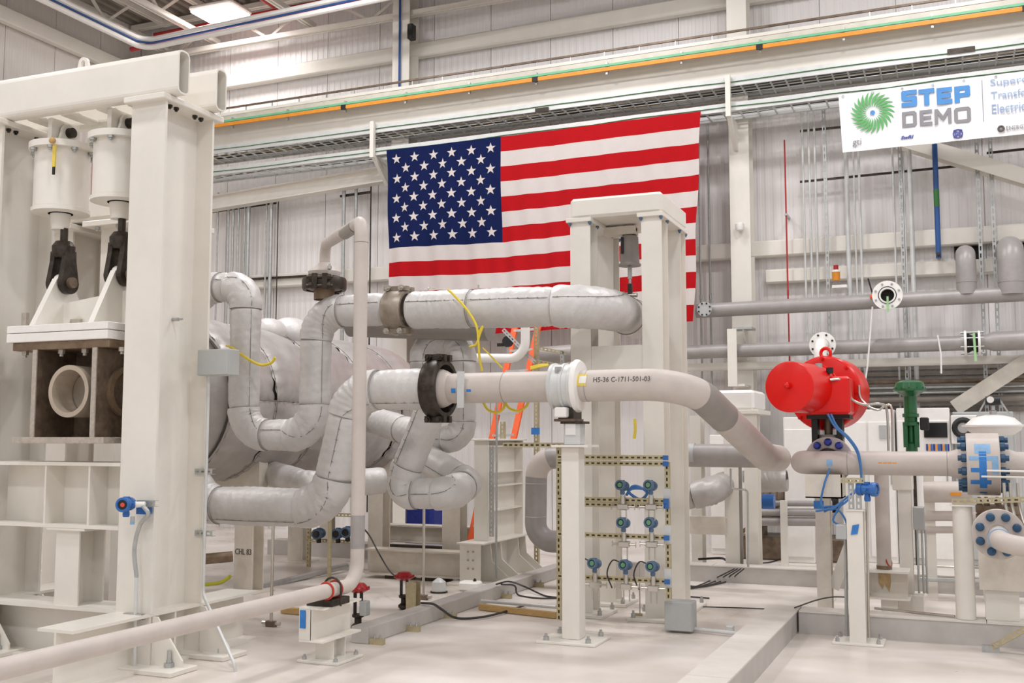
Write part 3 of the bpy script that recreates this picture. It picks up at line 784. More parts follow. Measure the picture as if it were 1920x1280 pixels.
# junction box on the right edge of the column
jb = thing('junction_box', 'pale grey square junction box on the front column edge', 'electrical box', (-5.1, 6.6, 2.1))
a = at(376, 656, Y=6.45); b = at(433, 703, Y=6.45)
MB().cbox(a.x, b.x, 6.42, 6.55, b.z, a.z, .006).build('enclosure', 'box_grey', jb)
MB().cbox(a.x+.004, b.x-.004, 6.41, 6.42, b.z+.004, a.z-.004, .004).build('cover', 'box_grey', jb)
xx = at(391, 710, Y=6.5).x
jc = bend([(xx, 6.5, b.z), (xx, 6.5, .45), at(440, 1245, Y=6.2)-V(0, 0, 0), at(446, 1290, Y=6.2)], .1)
conduit('box_conduit', jc, .012, 'galv_light', 'white conduit running down from the grey box and bending at the floor', 'conduit')
for yv in (884, 1000):
    q = at(384, yv, Y=6.5); single(MB().strut((q.x-.1, 6.53, q.z), (q.x+.06, 6.53, q.z), (0, -1, 0)), 'strut_clip', 'galvanised', 'slotted strut clip %s on the column edge conduit' % ('upper' if yv < 900 else 'lower'), 'clip')
# ================================================================ VESSEL AND LAGGED PIPES
VX, VZ, VR = -7.76, 2.0, .86
vs_ = thing('insulated_vessel', 'huge horizontal vessel wrapped in silver insulation blankets', 'vessel', (VX, 11, 1.1))
def hash3(a, b): 
    v = math.sin(a*12.9898+b*78.233)*43758.5453; return v-math.floor(v)
def wrink(L, g, k):
    return (math.sin(L*9+3*math.sin(g*2+k))*math.sin(g*3+L*2+k*1.7)+.6*math.sin(L*23+g*2+k*2.1)*math.sin(g*7-L*3))
secs = [9.1, 9.85, 10.75, 11.75, 12.75, 13.5]
for i in range(5):
    y0, y1 = secs[i]+.01, secs[i+1]-.01
    for half, (g0, g1) in enumerate(((math.radians(.35), math.radians(179.7)), (math.radians(180.3), math.radians(359.65)))):
        mb = MB(); nu, nv = 34, 90; vv = []; ff = []
        for u in range(nu+1):
            for v in range(nv+1):
                t, q = u/nu, v/nv; g = g0+(g1-g0)*q; L = y0+(y1-y0)*t
                e = min(t, 1-t)*(y1-y0); e2 = min(q, 1-q)*(g1-g0)*VR
                r = VR+.05*(1-math.exp(-e/.09))*(1-math.exp(-e2/.09))+.012*wrink(L*.8, g*1.0, i+half*5)+.010*math.exp(-min(e, e2)/.16)*math.sin((g*VR*38) if e < e2 else L*38)
                vv.append((VX+r*math.cos(g), L, VZ+r*math.sin(g)))
        for u in range(nu):
            for v in range(nv): a = u*(nv+1)+v; ff.append((a, a+nv+1, a+nv+2, a+1))
        mb.add(vv, ff, 0, True); mb.build('blanket', 'vessel_fabric', vs_, sharp=80)
MB().lathe([(VR-.01, 9.05), (VR-.01, 13.55)], (VX, 0, VZ), (0, 1, 0), n=48).build('shell', 'seam_dark', vs_)
MB().lathe([(0, 8.78), (.3, 8.80), (.6, 8.88), (.78, 9.0), (VR+.01, 9.12)], (VX, 0, VZ), (0, 1, 0), n=48).build('near_head', 'vessel_fabric', vs_)
MB().lathe([(VR+.01, 13.48), (.75, 13.66), (.4, 13.78), (0, 13.8)], (VX, 0, VZ), (0, 1, 0), n=48).build('far_head', 'vessel_fabric', vs_)
def lacing(pts, name, par, m='lacing', amp=.02, r=.0035):
    P = resample(pts, .045); mb = MB(); q = []
    for k, p in enumerate(P):
        q.append(p)
    mb.tube(q, r, 5)
    for k in range(1, len(q)-1, 2):
        d = (q[k+1]-q[k-1]).normalized(); o = d.cross(V(.3, .2, .9)).normalized()*amp
        mb.bar(q[k]-o, q[k]+o, r*1.6, r*1.6)
    return mb.build(name, m, par)
for i in range(1, 5):
    lacing([(VX+(VR+.03)*math.cos(g), secs[i], VZ+(VR+.03)*math.sin(g)) for g in [math.radians(-75+k*6) for k in range(26)]], 'seam_lacing', vs_, 'lacing', .03, .004)
lacing([(VX+VR+.03, 9.15+k*.2, VZ) for k in range(22)], 'seam_lacing', vs_, 'lacing', .028, .004)
for yy in (9.95, 13.0):
    MB().poly([(VX-.6, yy, .9), (VX+.6, yy, .9)]+[(VX+(VR-.0)*math.cos(g), yy, VZ+(VR-.0)*math.sin(g)) for g in [math.radians(-46-k2*8.8) for k2 in range(11)]], .16, (0, 1, 0)).build('saddle', 'cream_scuffed', vs_)
    for xx in (VX-.48, VX+.44): MB().ibeam((xx, yy+.08, .0), (xx, yy+.08, .9), .16, .16, .012, .01, up=(0, 1, 0)).build('leg', 'cream_scuffed', vs_)
# bumps on the crown
for (px, py, Y, r) in ((505, 586, 10.6, .20), (545, 600, 11.0, .26)):
    q = at(px, py, Y=Y); MB().sphere((q.x, Y, VZ+VR+.0), r, 16, sc=(1, 1.3, .8)).build('nozzle_cover', 'silver_fabric', vs_)

def lagged(name, label, path, r, cuts, m='silver_fabric', seg_amp=1.0, seam_side=None, cat='lagged pipe'):
    """pipe of separate quilted jackets along path; cuts are fractions of its length"""
    P = resample(path, .016); N = len(P)-1
    t = thing(name, label, cat, P[N//2])
    MB().tube(P[::8]+[P[-1]], r*.82, 12).build('bare_pipe', 'seam_dark', t)
    cv = []
    for k in range(N+1):
        k0, k1 = max(k-4, 0), min(k+4, N); km = (k0+k1)//2
        d0, d1 = P[km]-P[k0], P[k1]-P[km]
        cv.append(d0.length > 1e-6 and d1.length > 1e-6 and d0.angle(d1) > .10)
    marks = {0, N}
    for k in range(1, N+1):
        if cv[k] != cv[k-1]: marks.add(k)
    marks = sorted(marks)
    for c in cuts:
        k = int(c*N)
        if not cv[k] and min(abs(k-m_) for m_ in marks) > 14: marks = sorted(set(marks) | {k})
    keep = [0]
    for k in marks[1:]:
        if k-keep[-1] >= 5 or k == N: keep.append(k)
    for i in range(len(keep)-1):
        a, b = keep[i], keep[i+1]; seg = P[a:b+1]
        if len(seg) < 3: continue
        bent = cv[(a+b)//2]; n = len(seg)-1; Ls = n*.016; ph = i*1.7+len(label)*.3
        rb = r*(1.065 if bent else 1.0)
        # how strongly the run bends here: elbows crumple
        def rf(L, g, k, n=n, Ls=Ls, ph=ph, seg=seg):
            e = min(k, n-k)/max(n, 1)*Ls
            k0, k1 = max(k-6, 0), min(k+6, n); c = 0
            if k1-k0 > 3:
                d0 = (seg[(k0+k1)//2]-seg[k0]); d1 = (seg[k1]-seg[(k0+k1)//2])
                c = d0.angle(d1, 0) if d0.length > 1e-6 and d1.length > 1e-6 else 0
            w = .35+3.0*min(c, .5)
            wr = .5*math.sin(L*38+2.2*math.sin(g*2+ph)+ph)*max(0, math.sin(g*1.5+ph+L*2))+.35*math.sin(L*83+5*math.sin(g+ph)*1.2)*math.sin(g*3+L*7+ph)
            side = max(0, math.sin(g+ph+1.3*math.sin(L*5+ph)))
            fold = side*side*math.sin(L*150+3.5*math.sin(g*2+ph)+2*math.sin(L*17))*(.55+.45*math.sin(L*8.3+ph*2))
            wr2 = .030*seg_amp*(.55+1.6*min(c, .5))*fold+.014*math.sin(L*61+g*3+ph)*math.sin(g*5-L*13+ph)
            pinch = .10*math.exp(-e/.022)
            return rb*(1-(pinch if not bent else pinch*.3)+wr2+.035*seg_amp*w*wr+.02*math.sin(L*9+ph)+.012*math.sin(g*2+ph))
        MB().tube(seg, r, 40, rf=rf, caps=True).build('jacket', m, t, sharp=75)
        # lacing along one side of the jacket
        if seam_side is not None and n > 6:
            sd = Vector(seam_side)
            line = []
            for k in range(1, n):
                d = (seg[k+1]-seg[k-1]).normalized(); o = (sd-d*sd.dot(d))
                if o.length < .2: o = d.cross(V(0, 1, 0))
                line.append(seg[k]+o.normalized()*(rb*1.015))
            lacing(line, 'lacing', t, 'lacing', .018, .003)
        if 0 < i: 
            d = (seg[1]-seg[0]).normalized()
            MB().torus(seg[0], d, r*(1.0 if not bent else .95), .004, 28, 6).build('drawstring', 'lacing', t)
    return t
# upper loop: comes out of the vessel, U-bend, then the long run to the right
YA = 8.8
ZT, ZB = 2.81, 1.625
A0 = [(-7.5, 8.5, 2.40), (-7.02, YA, 3.13), (-6.535, YA, 3.10), (-6.535, YA, ZB), (-5.705, YA, ZB), (-5.705, YA, ZT), (-4.93, YA, ZT)]
lagged('upper_loop_pipe', 'silver lagged pipe making the upper U bend in front of the vessel', bend(A0, [.25, .2, .27, .27, .27], 10), .152, [.20, .27, .47, .62, .80, .90], seam_side=(.9, -.6, .2))
A1 = bend([(-4.66, YA, 2.785), (-2.81, YA, 2.745), (-2.81, 9.75, 2.735), (-2.81, 10.05, 2.735)], [.5, 2], 14)
lagged('upper_long_pipe', 'long straight silver lagged pipe in front of the flag with a laced elbow', A1, .178, [.22, .50, .84], seam_side=(.1, -1, .35))
def split_clamp(name, label, c, ax, R, w, m, bolts=4, bm='stainless'):
    c = Vector(c); ax = Vector(ax).normalized(); t = thing(name, label, 'clamp', c)
    prof = [(R*.80, -w/2), (R*.95, -w/2), (R, -w*.32), (R, w*.32), (R*.95, w/2), (R*.80, w/2)]
    MB().lathe(prof, c, ax, n=40).build('clamp_ring', m, t)
    r = ax.cross(V(0, 0, 1)) if abs(ax.z) < .9 else ax.cross(V(0, 1, 0)); r.normalize(); u = r.cross(ax)
    if abs(ax.z) > .9: u = V(.35, -.9, 0).normalized(); r = ax.cross(u)
    for su in (-1, 1):
        p = c+u*su*R*1.02
        for s2 in (-1, 1):
            a_ = p+r*s2*.05; MB().bar(a_-ax*w*.62, a_+ax*w*.62, .05, R*.22, u).build('clamp_ear', m, t)
    for su in (-1, 1):
        for sa in (-1, 1):
            q = c+u*su*R*1.03+ax*sa*w*.35
            mb = MB().cyl(q-r*.12, q+r*.12, .016, n=8); mb.hexbolt(q+r*.075, r, .03, .05); mb.hexbolt(q-r*.075, -r, .03, .05)
            mb.build('clamp_bolt', bm, t)
    return t
cc = split_clamp('hub_clamp', 'beige hub clamp with bright nuts on the upper pipe', (-4.80, YA, 2.79), (1, 0, -.02), .195, .20, 'clamp_beige', bm='stainless')
# brown bare run just behind the upper clamp
conduit('bare_pipe', bend([(-5.65, 9.35, 2.76), (-4.75, 9.35, 2.70), (-4.1, 9.35, 2.66)], .1), .14, 'primer_grey', 'bare brownish pipe half hidden behind the upper clamp', 'pipe', n=24)
# stub elbow rising from the upper loop, dark clamp, thin riser
ZF = at(608, 533, Y=YA).z
sb = thing('clamp_stub', 'short beige neck rising from the lagged elbow to the dark clamp', 'pipe stub', (-5.62, YA, 2.95))
MB().lathe([(.10, 2.93), (.10, 3.02), (.17, ZF-.05), (.17, ZF+.02)], (-5.62, YA, 0), n=28).build('hub', 'rust_bare', sb)
split_clamp('dark_clamp', 'dark forged clamp at the foot of the crooked beige pipe', (-5.62, YA, ZF), (0, 0, 1), .215, .12, 'dark_steel', bm='dark_steel')
RX, RY = -4.158, 7.02
ztop = at(676, 404, Y=RY).z-.05
zl = at(612, 462, Y=YA).z
path = bend([(RX, 2.2, .525), (RX, RY, .515), (RX, RY, ztop), (-5.62, YA, zl+.02), (-5.62, YA, ZF+.05)], [.17, .13, .16], 10)
rp = thing('drain_riser', 'beige pipe rising from the low floor run to the dark clamp', 'pipe', (RX, RY, .4))
MB().tube(path, .052, 24).build('pipe_run', 'pipe_beige', rp)
q0 = V(RX, RY, ztop); q1 = V(-5.62, YA, zl); dd = (q1-q0)
MB().tube([q0+dd*.13, q0+dd*.40], .0535, 24, caps=False).build('primer_patch', 'primer_grey', rp)
MB().tube([(RX, RY, .78), (RX, RY, 1.02)], .0535, 24, caps=False).build('primer_patch', 'pipe_grey', rp)
for zz in (.78, ztop-.16): MB().torus((RX, RY, zz), (0, 0, 1), .0525, .003, 24, 6).build('weld_bead', 'pipe_grey', rp)
MB().lathe([(.06, -.0), (.15, .015), (.16, .06), (.10, .11), (.056, .15)], (-5.62, YA, ZF+.06), n=28).build('upper_hub', 'pipe_beige', rp)
MB().hexbolt((-5.62+.12, YA-.1, ZF+.13), (0, 0, 1), .02, .05).build('vent_plug', 'galvanised', rp)
for yy in (6.60, 6.72):
    MB().torus((RX, yy, .517), (0, 1, 0), .058, .008, 24, 8).build('red_band', 'band_red', rp)
# stand under the low pipe
st = thing('pipe_stand', 'short cream pedestal stand carrying the low pipe', 'pipe stand', (-4.2, 6.8, 0))
xs_ = -4.235
MB().ibeam((xs_, 6.530, .285), (xs_, 7.050, .285), .24, .2, .014, .012).build('stand_beam', 'cream_paint', st)
for yy in (6.538, 7.042): MB().box(xs_-.10, xs_+.0, yy-.008, yy+.008, .18, .39).build('end_plate', 'cream_paint', st)
MB().ibeam((xs_, 6.790, .02), (xs_, 6.790, .165), .17, .15, .012, .01, up=(0, 1, 0)).build('leg', 'cream_paint', st)
MB().cbox(xs_-.17, xs_+.17, 6.610, 6.970, 0, .02, .004).build('foot_plate', 'cream_paint', st)
for sx_ in (-.13, .13):
    for yy in (6.650, 6.930): MB().hexbolt((xs_+sx_, yy, .02), (0, 0, 1), .016, .035).build('anchor_bolt', 'galvanised', st)
MB().cbox(xs_-.09, RX+.05, 6.60, 6.84, .405, .455, .005).build('pipe_shoe', 'dark_steel', st)
MB().tube(bend([(RX-.07, 6.68, .405), (RX-.07, 6.68, .60), (RX+.07, 6.68, .60), (RX+.07, 6.68, .405)], .07), .008, 8).build('u_bolt', 'dark_steel', st)
MB().box(xs_-.09, xs_-.045, 6.523, 6.53, .26, .385).build('blue_tape', 'blue_tape', st)
# lower loop and the bare pipe to the right
YB = 8.15
ZBt = at(950, 726, Y=YB).z
bz = at(520, 950, Y=YB).z
xr = at(615, 930, Y=YB).x
B0 = [(-7.05, 8.15, bz+.62), (-6.42, YB, bz), (xr, YB, bz), (at(662, 765, Y=YB).x, YB, ZBt), (-4.02, YB, ZBt)]
lagged('lower_loop_pipe', 'silver lagged pipe of the lower loop sweeping up to the dark clamp', bend(B0, [.25, .34, .30], 12), .172, [.17, .45, .56, .74, .86], seam_side=(0, -.7, -.7), seg_amp=1.2)
split_clamp('dark_clamp', 'massive dark hub clamp where the bare pipe meets the lagging', (at(822, 728, Y=YB).x, YB, ZBt), (1, 0, -.0), .255, .15, 'dark_steel', bm='dark_steel')
bp = thing('bare_pipe', 'thick bare beige pipe with pen marks sloping down to the right', 'pipe', (-2.9, YB, ZBt))
xB0 = at(826, 726, Y=YB).x
e1 = at(1300, 722, Y=YB)
pA = V(at(1292, 715, Y=YB).x, YB, ZBt)
pE = V(-1.62, 10.0, 1.42)
full = bend([(xB0, YB, ZBt), (pA.x, YB, ZBt), pE, (pE.x+.02, pE.y+.6, pE.z-.02)], [.42, .25], 14)
MB().tube(full, .127, 40).build('pipe_run', 'pipe_beige', bp)
MB().lathe([(.127, .10), (.15, .06), (.165, .02), (.165, 0), (0, 0)], (xB0, YB, ZBt), (1, 0, 0), n=36).build('hub_end', 'pipe_beige', bp)
Pf = resample(full, .02)
def near_px(P, px):
    best = None
    for k, p in enumerate(P):
        d = p-_C; x = 960+2000*d.dot(_R)/d.dot(_F)
        if best is None or abs(x-px) < best[0]: best = (abs(x-px), k)
    return best[1]
ka, kb = near_px(Pf, 1306), near_px(Pf, 1358)
MB().tube(Pf[ka:kb], .1285, 40, caps=False).build('primer_patch', 'primer_grey', bp)
for px in (950, 1105, 1356): 
    k = near_px(Pf, px); MB().torus(Pf[k], Pf[k+1]-Pf[k-1], .127, .0035, 36, 6).build('weld_bead', 'pipe_grey', bp)
cp_ = at(1109, 712, Y=YB)
def on_pipe(px, ang, r):
    k = near_px(Pf, px); d = (Pf[k+1]-Pf[k-1]).normalized(); o = V(0, -math.cos(ang), math.sin(ang)); o = (o-d*o.dot(d)).normalized()
    return Pf[k]+o*r, o
def patch(px0, px1, a0, a1, r, m, name, par):
    mb = MB(); vv = []; n = 6
    for i in range(3):
        for j in range(n+1):
            p, o = on_pipe(px0+(px1-px0)*i/2, a0+(a1-a0)*j/n, r); vv.append(p)
    ff = [(i*(n+1)+j, (i+1)*(n+1)+j, (i+1)*(n+1)+j+1, i*(n+1)+j+1) for i in range(2) for j in range(n)]
    return mb.add(vv, ff, 0, True).build(name, m, par)
patch(1092, 1109, -.05, .75, .1295, 'yellow_tag', 'yellow_label', bp)
patch(1096, 1106, .12, .60, .1305, 'white_label', 'label_panel', bp)
patch(856, 866, -.35, -.05, .1295, 'blue_tape', 'tape_strip', bp)
patch(886, 896, -.3, -.12, .1295, 'blue_tape', 'tape_strip', bp)
p0, o0 = on_pipe(1122, .25, .129)
text('H5-36 C-1711-501-03', 'pen_marking', p0+V(0, -.002, -.01), .052, 'ink', bp, ext=.001, rx=PI/2-.25, w=.46, h=.04)
# orifice band clamp with white flange on the bare pipe above the post
XC = at(1063, 726, Y=YB).x
oc = thing('insulated_clamp', 'pale galvanised pipe support clamp above the post', 'pipe clamp', (XC, YB, ZBt-.2))
MB().lathe([(.128, -.12), (.185, -.115), (.19, -.09), (.178, -.08), (.178, -.02), (.188, -.015), (.188, .005), (.178, .01), (.178, .05), (.2, .06), (.2, .085), (.128, .09)], (XC, YB, ZBt), (1, 0, 0), n=40).build('clamp_shell', 'galv_light', oc)
MB().lathe([(.127, .088), (.215, .088), (.215, .10), (.2, .125), (.127, .13)], (XC, YB, ZBt), (1, 0, 0), n=40).build('rim', 'white_paint', oc)
MB().box(XC-.05, XC+.0, YB-.15, YB-.09, ZBt+.10, ZBt+.15).build('clamp_lug', 'galvanised', oc)
MB().hexbolt((XC-.025, YB-.15, ZBt+.125), (0, -1, 0), .016, .03).build('lug_bolt', 'galvanised', oc)
MB().cbox(XC-.05, XC+.05, YB-.17, YB-.05, ZBt-.255, ZBt-.175, .008).build('grout_block', 'white_paint', oc)
MB().box(XC-.04, XC+.09, YB-.1, YB+.1, ZBt-.265, ZBt-.18).build('saddle', 'dark_steel', oc)
MB().box(XC-.07, XC+.10, YB-.12, YB+.12, ZBt-.285, ZBt-.265).build('slide_plate', 'brown_steel', oc)
# galvanised band around bare pipe + tape
xb_ = at(878, 726, Y=YB).x
single(MB().box(xb_-.03, xb_+.03, YB-.155, YB-.14, at(878, 765, Y=YB).z, at(878, 698, Y=YB).z), 'strut_strap', 'galv_light', 'grey flat strap standing in front of the taped bare pipe', 'strap')
# arched pipe behind, and the folded lower one
YC = 9.5
c1 = [at(792, 628, Y=YC)+V(0, 0, .0), at(792, 740, Y=YC)]
Cc = [at(793, 780, Y=YC), at(793, 640, Y=YC)+V(0, 0, 0), at(868, 637, Y=YC), at(868, 822, Y=YC), at(770, 824, Y=YC)]
lagged('arched_pipe', 'silver lagged pipe arching over behind the dark clamp', bend(Cc, [.19, .19, .16], 10), .128, [.24, .48, .72], seam_side=(.5, -1, 0), seg_amp=1.6)
YD = 8.75
Dd = [at(835, 700, Y=YD), at(762, 880, Y=YD), at(752, 925, Y=YD), at(846, 925, Y=YD), at(846, 930, Y=YD)+V(.0, .35, .1), at(800, 860, Y=YD+.65)]
lagged('folded_pipe', 'darker silver lagged pipe folding back below the dark clamp', bend(Dd, [.2, .17, .14, .12], 10), .142, [.42, .58, .80], seam_side=(-.5, -1, 0))
lagged('rear_loop_pipe', 'silver lagged pipe end curling behind the folded pipe', bend([at(812, 905, Y=10.2), at(790, 860, Y=10.2), at(800, 820, Y=10.6), V(-6.95, 11.6, 1.9)], .15), .16, [.5])
lagged('low_lagged_pipe', 'silver lagged pipe running low behind the thin riser', bend([V(-7.3, 10.3, 1.2), at(585, 912, Y=9.9), at(720, 900, Y=10.5)], .2), .15, [.5])
# ================================================================ FLAG
fg = thing('flag', 'large American flag hung from the lower cable tray', 'flag', (-5.8, 14.95, 3.2))
fTL, fTR, fBR, fBL = V(-8.41, 14.95, 6.26), V(-3.243, 14.95, 6.295), V(-3.384, 14.95, 3.255), V(-8.297, 14.95, 3.215)
def flagp(u, v, off=0.0):
    p = fTL.lerp(fTR, u).lerp(fBL.lerp(fBR, u), v)
    edge = min(u, 1-u)
    y = .022*math.sin(u*47+v*3)*(.3+v)+.03*math.sin(u*13+v*5+1)*(.2+v)+.012*math.sin(u*95-v*9)*min(1, v*2)+.05*math.sin((u*.8+v)*9)*v*.6
    z = -.05*math.sin(PI*u)*(.25+v*.35)+.02*math.sin(u*8+v*2)*v
    x = .012*math.sin(v*14+u*3)*(1 if edge < .2 else .3)
    return p + V(x, y-off, z)
NU = 150
for k in range(13):
    u0 = .392 if k < 7 else 0.0; n = int(NU*(1-u0)); vs = []; fs = []
    for j in range(4):
        for i in range(n+1): vs.append(flagp(u0+(1-u0)*i/n, (k+j/3)/13))
    for j in range(3):
        for i in range(n): a = j*(n+1)+i; fs.append((a, a+n+1, a+n+2, a+1))
    MB().add(vs, fs, 0, True).build('stripe', 'flag_red' if k % 2 == 0 else 'flag_white', fg)
n = 60; vs = []; fs = []
for j in range(22):
    for i in range(n+1): vs.append(flagp(.392*i/n, 7/13*j/21))
for j in range(21):
    for i in range(n): a = j*(n+1)+i; fs.append((a, a+n+1, a+n+2, a+1))
MB().add(vs, fs, 0, True).build('canton', 'flag_blue', fg)
for r in range(9):
    for c in range(6 if r % 2 == 0 else 5):
        uc = .392*((c*2+1+(r % 2))/12); vc = 7/13*((r+1)/10)
        pts = [flagp(uc, vc, .004)]
        for q in range(10):
            g = PI/2+q*PI/5; rr = (.088 if q % 2 == 0 else .035)
            pts.append(flagp(uc+rr*math.cos(g)/5.15, vc-rr*math.sin(g)/3.04, .004))
        MB().add(pts, [(0, i, i % 10+1) for i in range(1, 11)]).build('star', 'flag_white', fg)
# ================================================================ BANNER
YBN = 14.84
b0, b1 = at(1572, 178, Y=YBN), at(1920, 133, Y=YBN); c0, c1_ = at(1580, 286, Y=YBN), at(1920, 251, Y=YBN)
bn = thing('banner', 'white printed banner with green pinwheel hung at the right end of the trays', 'banner', (b0.x, YBN, c0.z))
sl_t = (b1.z-b0.z)/(b1.x-b0.x); sl_b = (c1_.z-c0.z)/(c1_.x-c0.x); XE = 3.4
vs = []; fs = []; n = 60
for j in range(7):
    for i in range(n+1):
        t = i/n; xt = b0.x+(XE-b0.x)*t; xb = c0.x+(XE-c0.x)*t; q = j/6
        zt_ = b0.z+sl_t*(xt-b0.x); zb_ = c0.z+sl_b*(xb-c0.x)
        vs.append((xt+(xb-xt)*q, YBN+.006*math.sin(t*31)+.004*math.sin(t*70+q*3), zt_+(zb_-zt_)*q))
for j in range(6):
    for i in range(n): a = j*(n+1)+i; fs.append((a, a+n+1, a+n+2, a+1))
MB().add(vs, fs, 0, True).build('banner_sheet', 'banner_white', bn)
for i in range(12):
    xx = b0.x+.06+i*.38; zz = b0.z+sl_t*(xx-b0.x)-.03
    MB().torus((xx, YBN-.012, zz), (0, 1, 0), .014, .005, 12, 6).build('grommet', 'galvanised', bn)
YP = YBN-.014
def bpx(x, y): return at(x, y, Y=YP)
cen = bpx(1636, 211); R0 = (bpx(1678, 211)-cen).length
for k in range(24):
    a0 = 2*PI*k/24; L = []; Rr = []
    for q in range(9):
        t = q/8; r = R0*(.28+.72*t); tw = -.62*t**1.5+.25*t; hw = (.115*math.sin(PI*min(1, t*.92+.06))+.004)
        L.append((r, a0+tw-hw)); Rr.append((r, a0+tw+hw*.75))
    pts = [cen+V(r*math.cos(a), 0, r*math.sin(a)) for r, a in L+Rr[::-1]]
    MB().poly(pts, .002, (0, -1, 0)).build('pinwheel_blade', 'print_green', bn)
MB().lathe([(0, .0), (R0*.11, 0), (R0*.11, .003), (0, .003)], cen, (0, -1, 0), n=20).build('pinwheel_hub', 'print_blue', bn)
tl = sl_b*.92
def btext(s, x0, x1, yb, yt, m, bold=0.0, shear=0.0):
    p = bpx(x0, yb); w = bpx(x1, yb).x-p.x; h = bpx(x0, yt).z-p.z
    return text(s, 'lettering', p, .3, m, bn, ext=.002, bold=bold, w=w, h=h, tilt=tl, shear=shear)
def block_letter(ch, x0, x1, yb, yt, m, st=.235):
    """square display letter from bars, in its own box on the banner"""
    p = bpx(x0, yb); w = bpx(x1, yb).x-p.x; h = bpx(x0, yt).z-p.z; mb = MB()
    sx_ = st*h/w
    def bar_(a, b, c, d):
        pts = [(a, c), (b, c), (b, d), (a, d)]
        mb.poly([p+V(u*w, 0, v*h+u*w*tl) for u, v in pts], .002, (0, -1, 0))
    def pl(pts): mb.poly([p+V(u*w, 0, v*h+u*w*tl) for u, v in pts], .002, (0, -1, 0))
    T, M0, M1 = 1-st*.95, .5-st*.47, .5+st*.47
    c = .07
    if ch == 'S':
        pl([(0, T), (1, T), (1, 1), (c, 1), (0, 1-c)]); bar_(0, sx_, M1, T); pl([(0, M0+c), (sx_*.4, M0), (1, M0), (1, M1-c), (1-sx_*.4, M1), (0, M1)])
        bar_(1-sx_, 1, st*.95, M0); pl([(0, 0), (1-c, 0), (1, c), (1, st*.95), (0, st*.95)])
    elif ch == 'T': bar_(0, 1, T, 1); bar_(.5-sx_/2, .5+sx_/2, 0, T)
    elif ch == 'E': bar_(0, sx_, 0, 1); bar_(sx_, 1, T, 1); bar_(sx_, 1, 0, st*.95); bar_(sx_, .92, M0, M1)
    elif ch == 'P':
        bar_(0, sx_, 0, 1); pl([(sx_, T), (1, T), (1, 1-c*1.5), (1-c, 1), (sx_, 1)]); pl([(sx_, .3), (1-c, .3), (1, .3+c*1.5), (1, .3+st*.95), (sx_, .3+st*.95)]); bar_(1-sx_, 1, .3+st*.95, T)
    elif ch == 'D':
        bar_(0, sx_, 0, 1); pl([(sx_, T), (1, T), (1, .86), (.86, 1), (sx_, 1)]); pl([(sx_, 0), (.86, 0), (1, .14), (1, st*.95), (sx_, st*.95)]); bar_(1-sx_, 1, st*.95, T)
    elif ch == 'M':
        bar_(0, sx_*.9, 0, 1); bar_(1-sx_*.9, 1, 0, 1); pl([(sx_*.9, 1), (sx_*.9, .66), (.5, .18), (.5, .52)]); pl([(1-sx_*.9, 1), (.5, .52), (.5, .18), (1-sx_*.9, .66)])
    elif ch == 'O':
        pl([(0, T), (1, T), (1, .86), (.88, 1), (.12, 1), (0, .86)]); pl([(0, .14), (.12, 0), (.88, 0), (1, .14), (1, st*.95), (0, st*.95)]); bar_(0, sx_, st*.95, T); bar_(1-sx_, 1, st*.95, T)
    mb.build('letter', m, bn)
for ch, x0, x1, yb in (('S', 1690.5, 1720, 201.8), ('T', 1723, 1753, 199), ('E', 1757, 1786, 196.5), ('P', 1790, 1820, 193.5)): block_letter(ch, x0, x1, yb, yb-31, 'print_blue', .29)
for ch, x0, x1, yb in (('D', 1692, 1719.5, 239.3), ('E', 1725, 1748.5, 236.2), ('M', 1753, 1784.5, 234), ('O', 1789.5, 1821, 231.5)): block_letter(ch, x0, x1, yb, yb-29, 'print_grey', .22)
btext('gti', 1599, 1615.5, 276, 261, 'print_grey')
btext('SwRI', 1689, 1713.5, 261.5, 255, 'print_navy', .012, .25)
btext('Supercritical', 1857, 1984, 165, 149, 'print_paleblue')
btext('Transformational', 1858, 2010, 186, 172.5, 'print_paleblue')
btext('Electric Power', 1860, 1990, 213, 196, 'print_paleblue')
gp = bpx(1796, 250.5); MB().torus(gp, (0, 1, 0), .056, .007, 24, 6).build('monogram_ring', 'print_navy', bn)
for k in range(4):
    g = PI/4+k*PI/2; MB().torus(gp+V(.05*math.cos(g), -.002, .05*math.sin(g)), (0, 1, 0), .016, .005, 12, 6).build('monogram_curl', 'print_navy', bn)
text('GE', 'monogram', gp+V(0, -.003, 0), .07, 'print_navy', bn, w=.075, h=.055, center=True, bold=.003, shear=.2)
sp_ = bpx(1877, 241); MB().torus(sp_, (0, 1, 0), .032, .012, 20, 6).build('seal_ring', 'ink', bn); MB().lathe([(.02, 0), (0, .002)], sp_, (0, -1, 0), n=12).build('seal_core', 'print_grey', bn)
btext('ENERGY', 1887, 1926, 243.5, 236.5, 'print_grey')
MB().box(bpx(1841, 150).x-.004, bpx(1841, 150).x+.004, YP-.003, YP, bpx(1841, 228).z, bpx(1841, 150).z).build('rule_line', 'print_grey', bn)
# sign plates on the tray rail
for px, py, w_, s_ in ((1016, 206, .30, 'CT-1'), (1802, 94, .45, 'CT-2')):
    pass
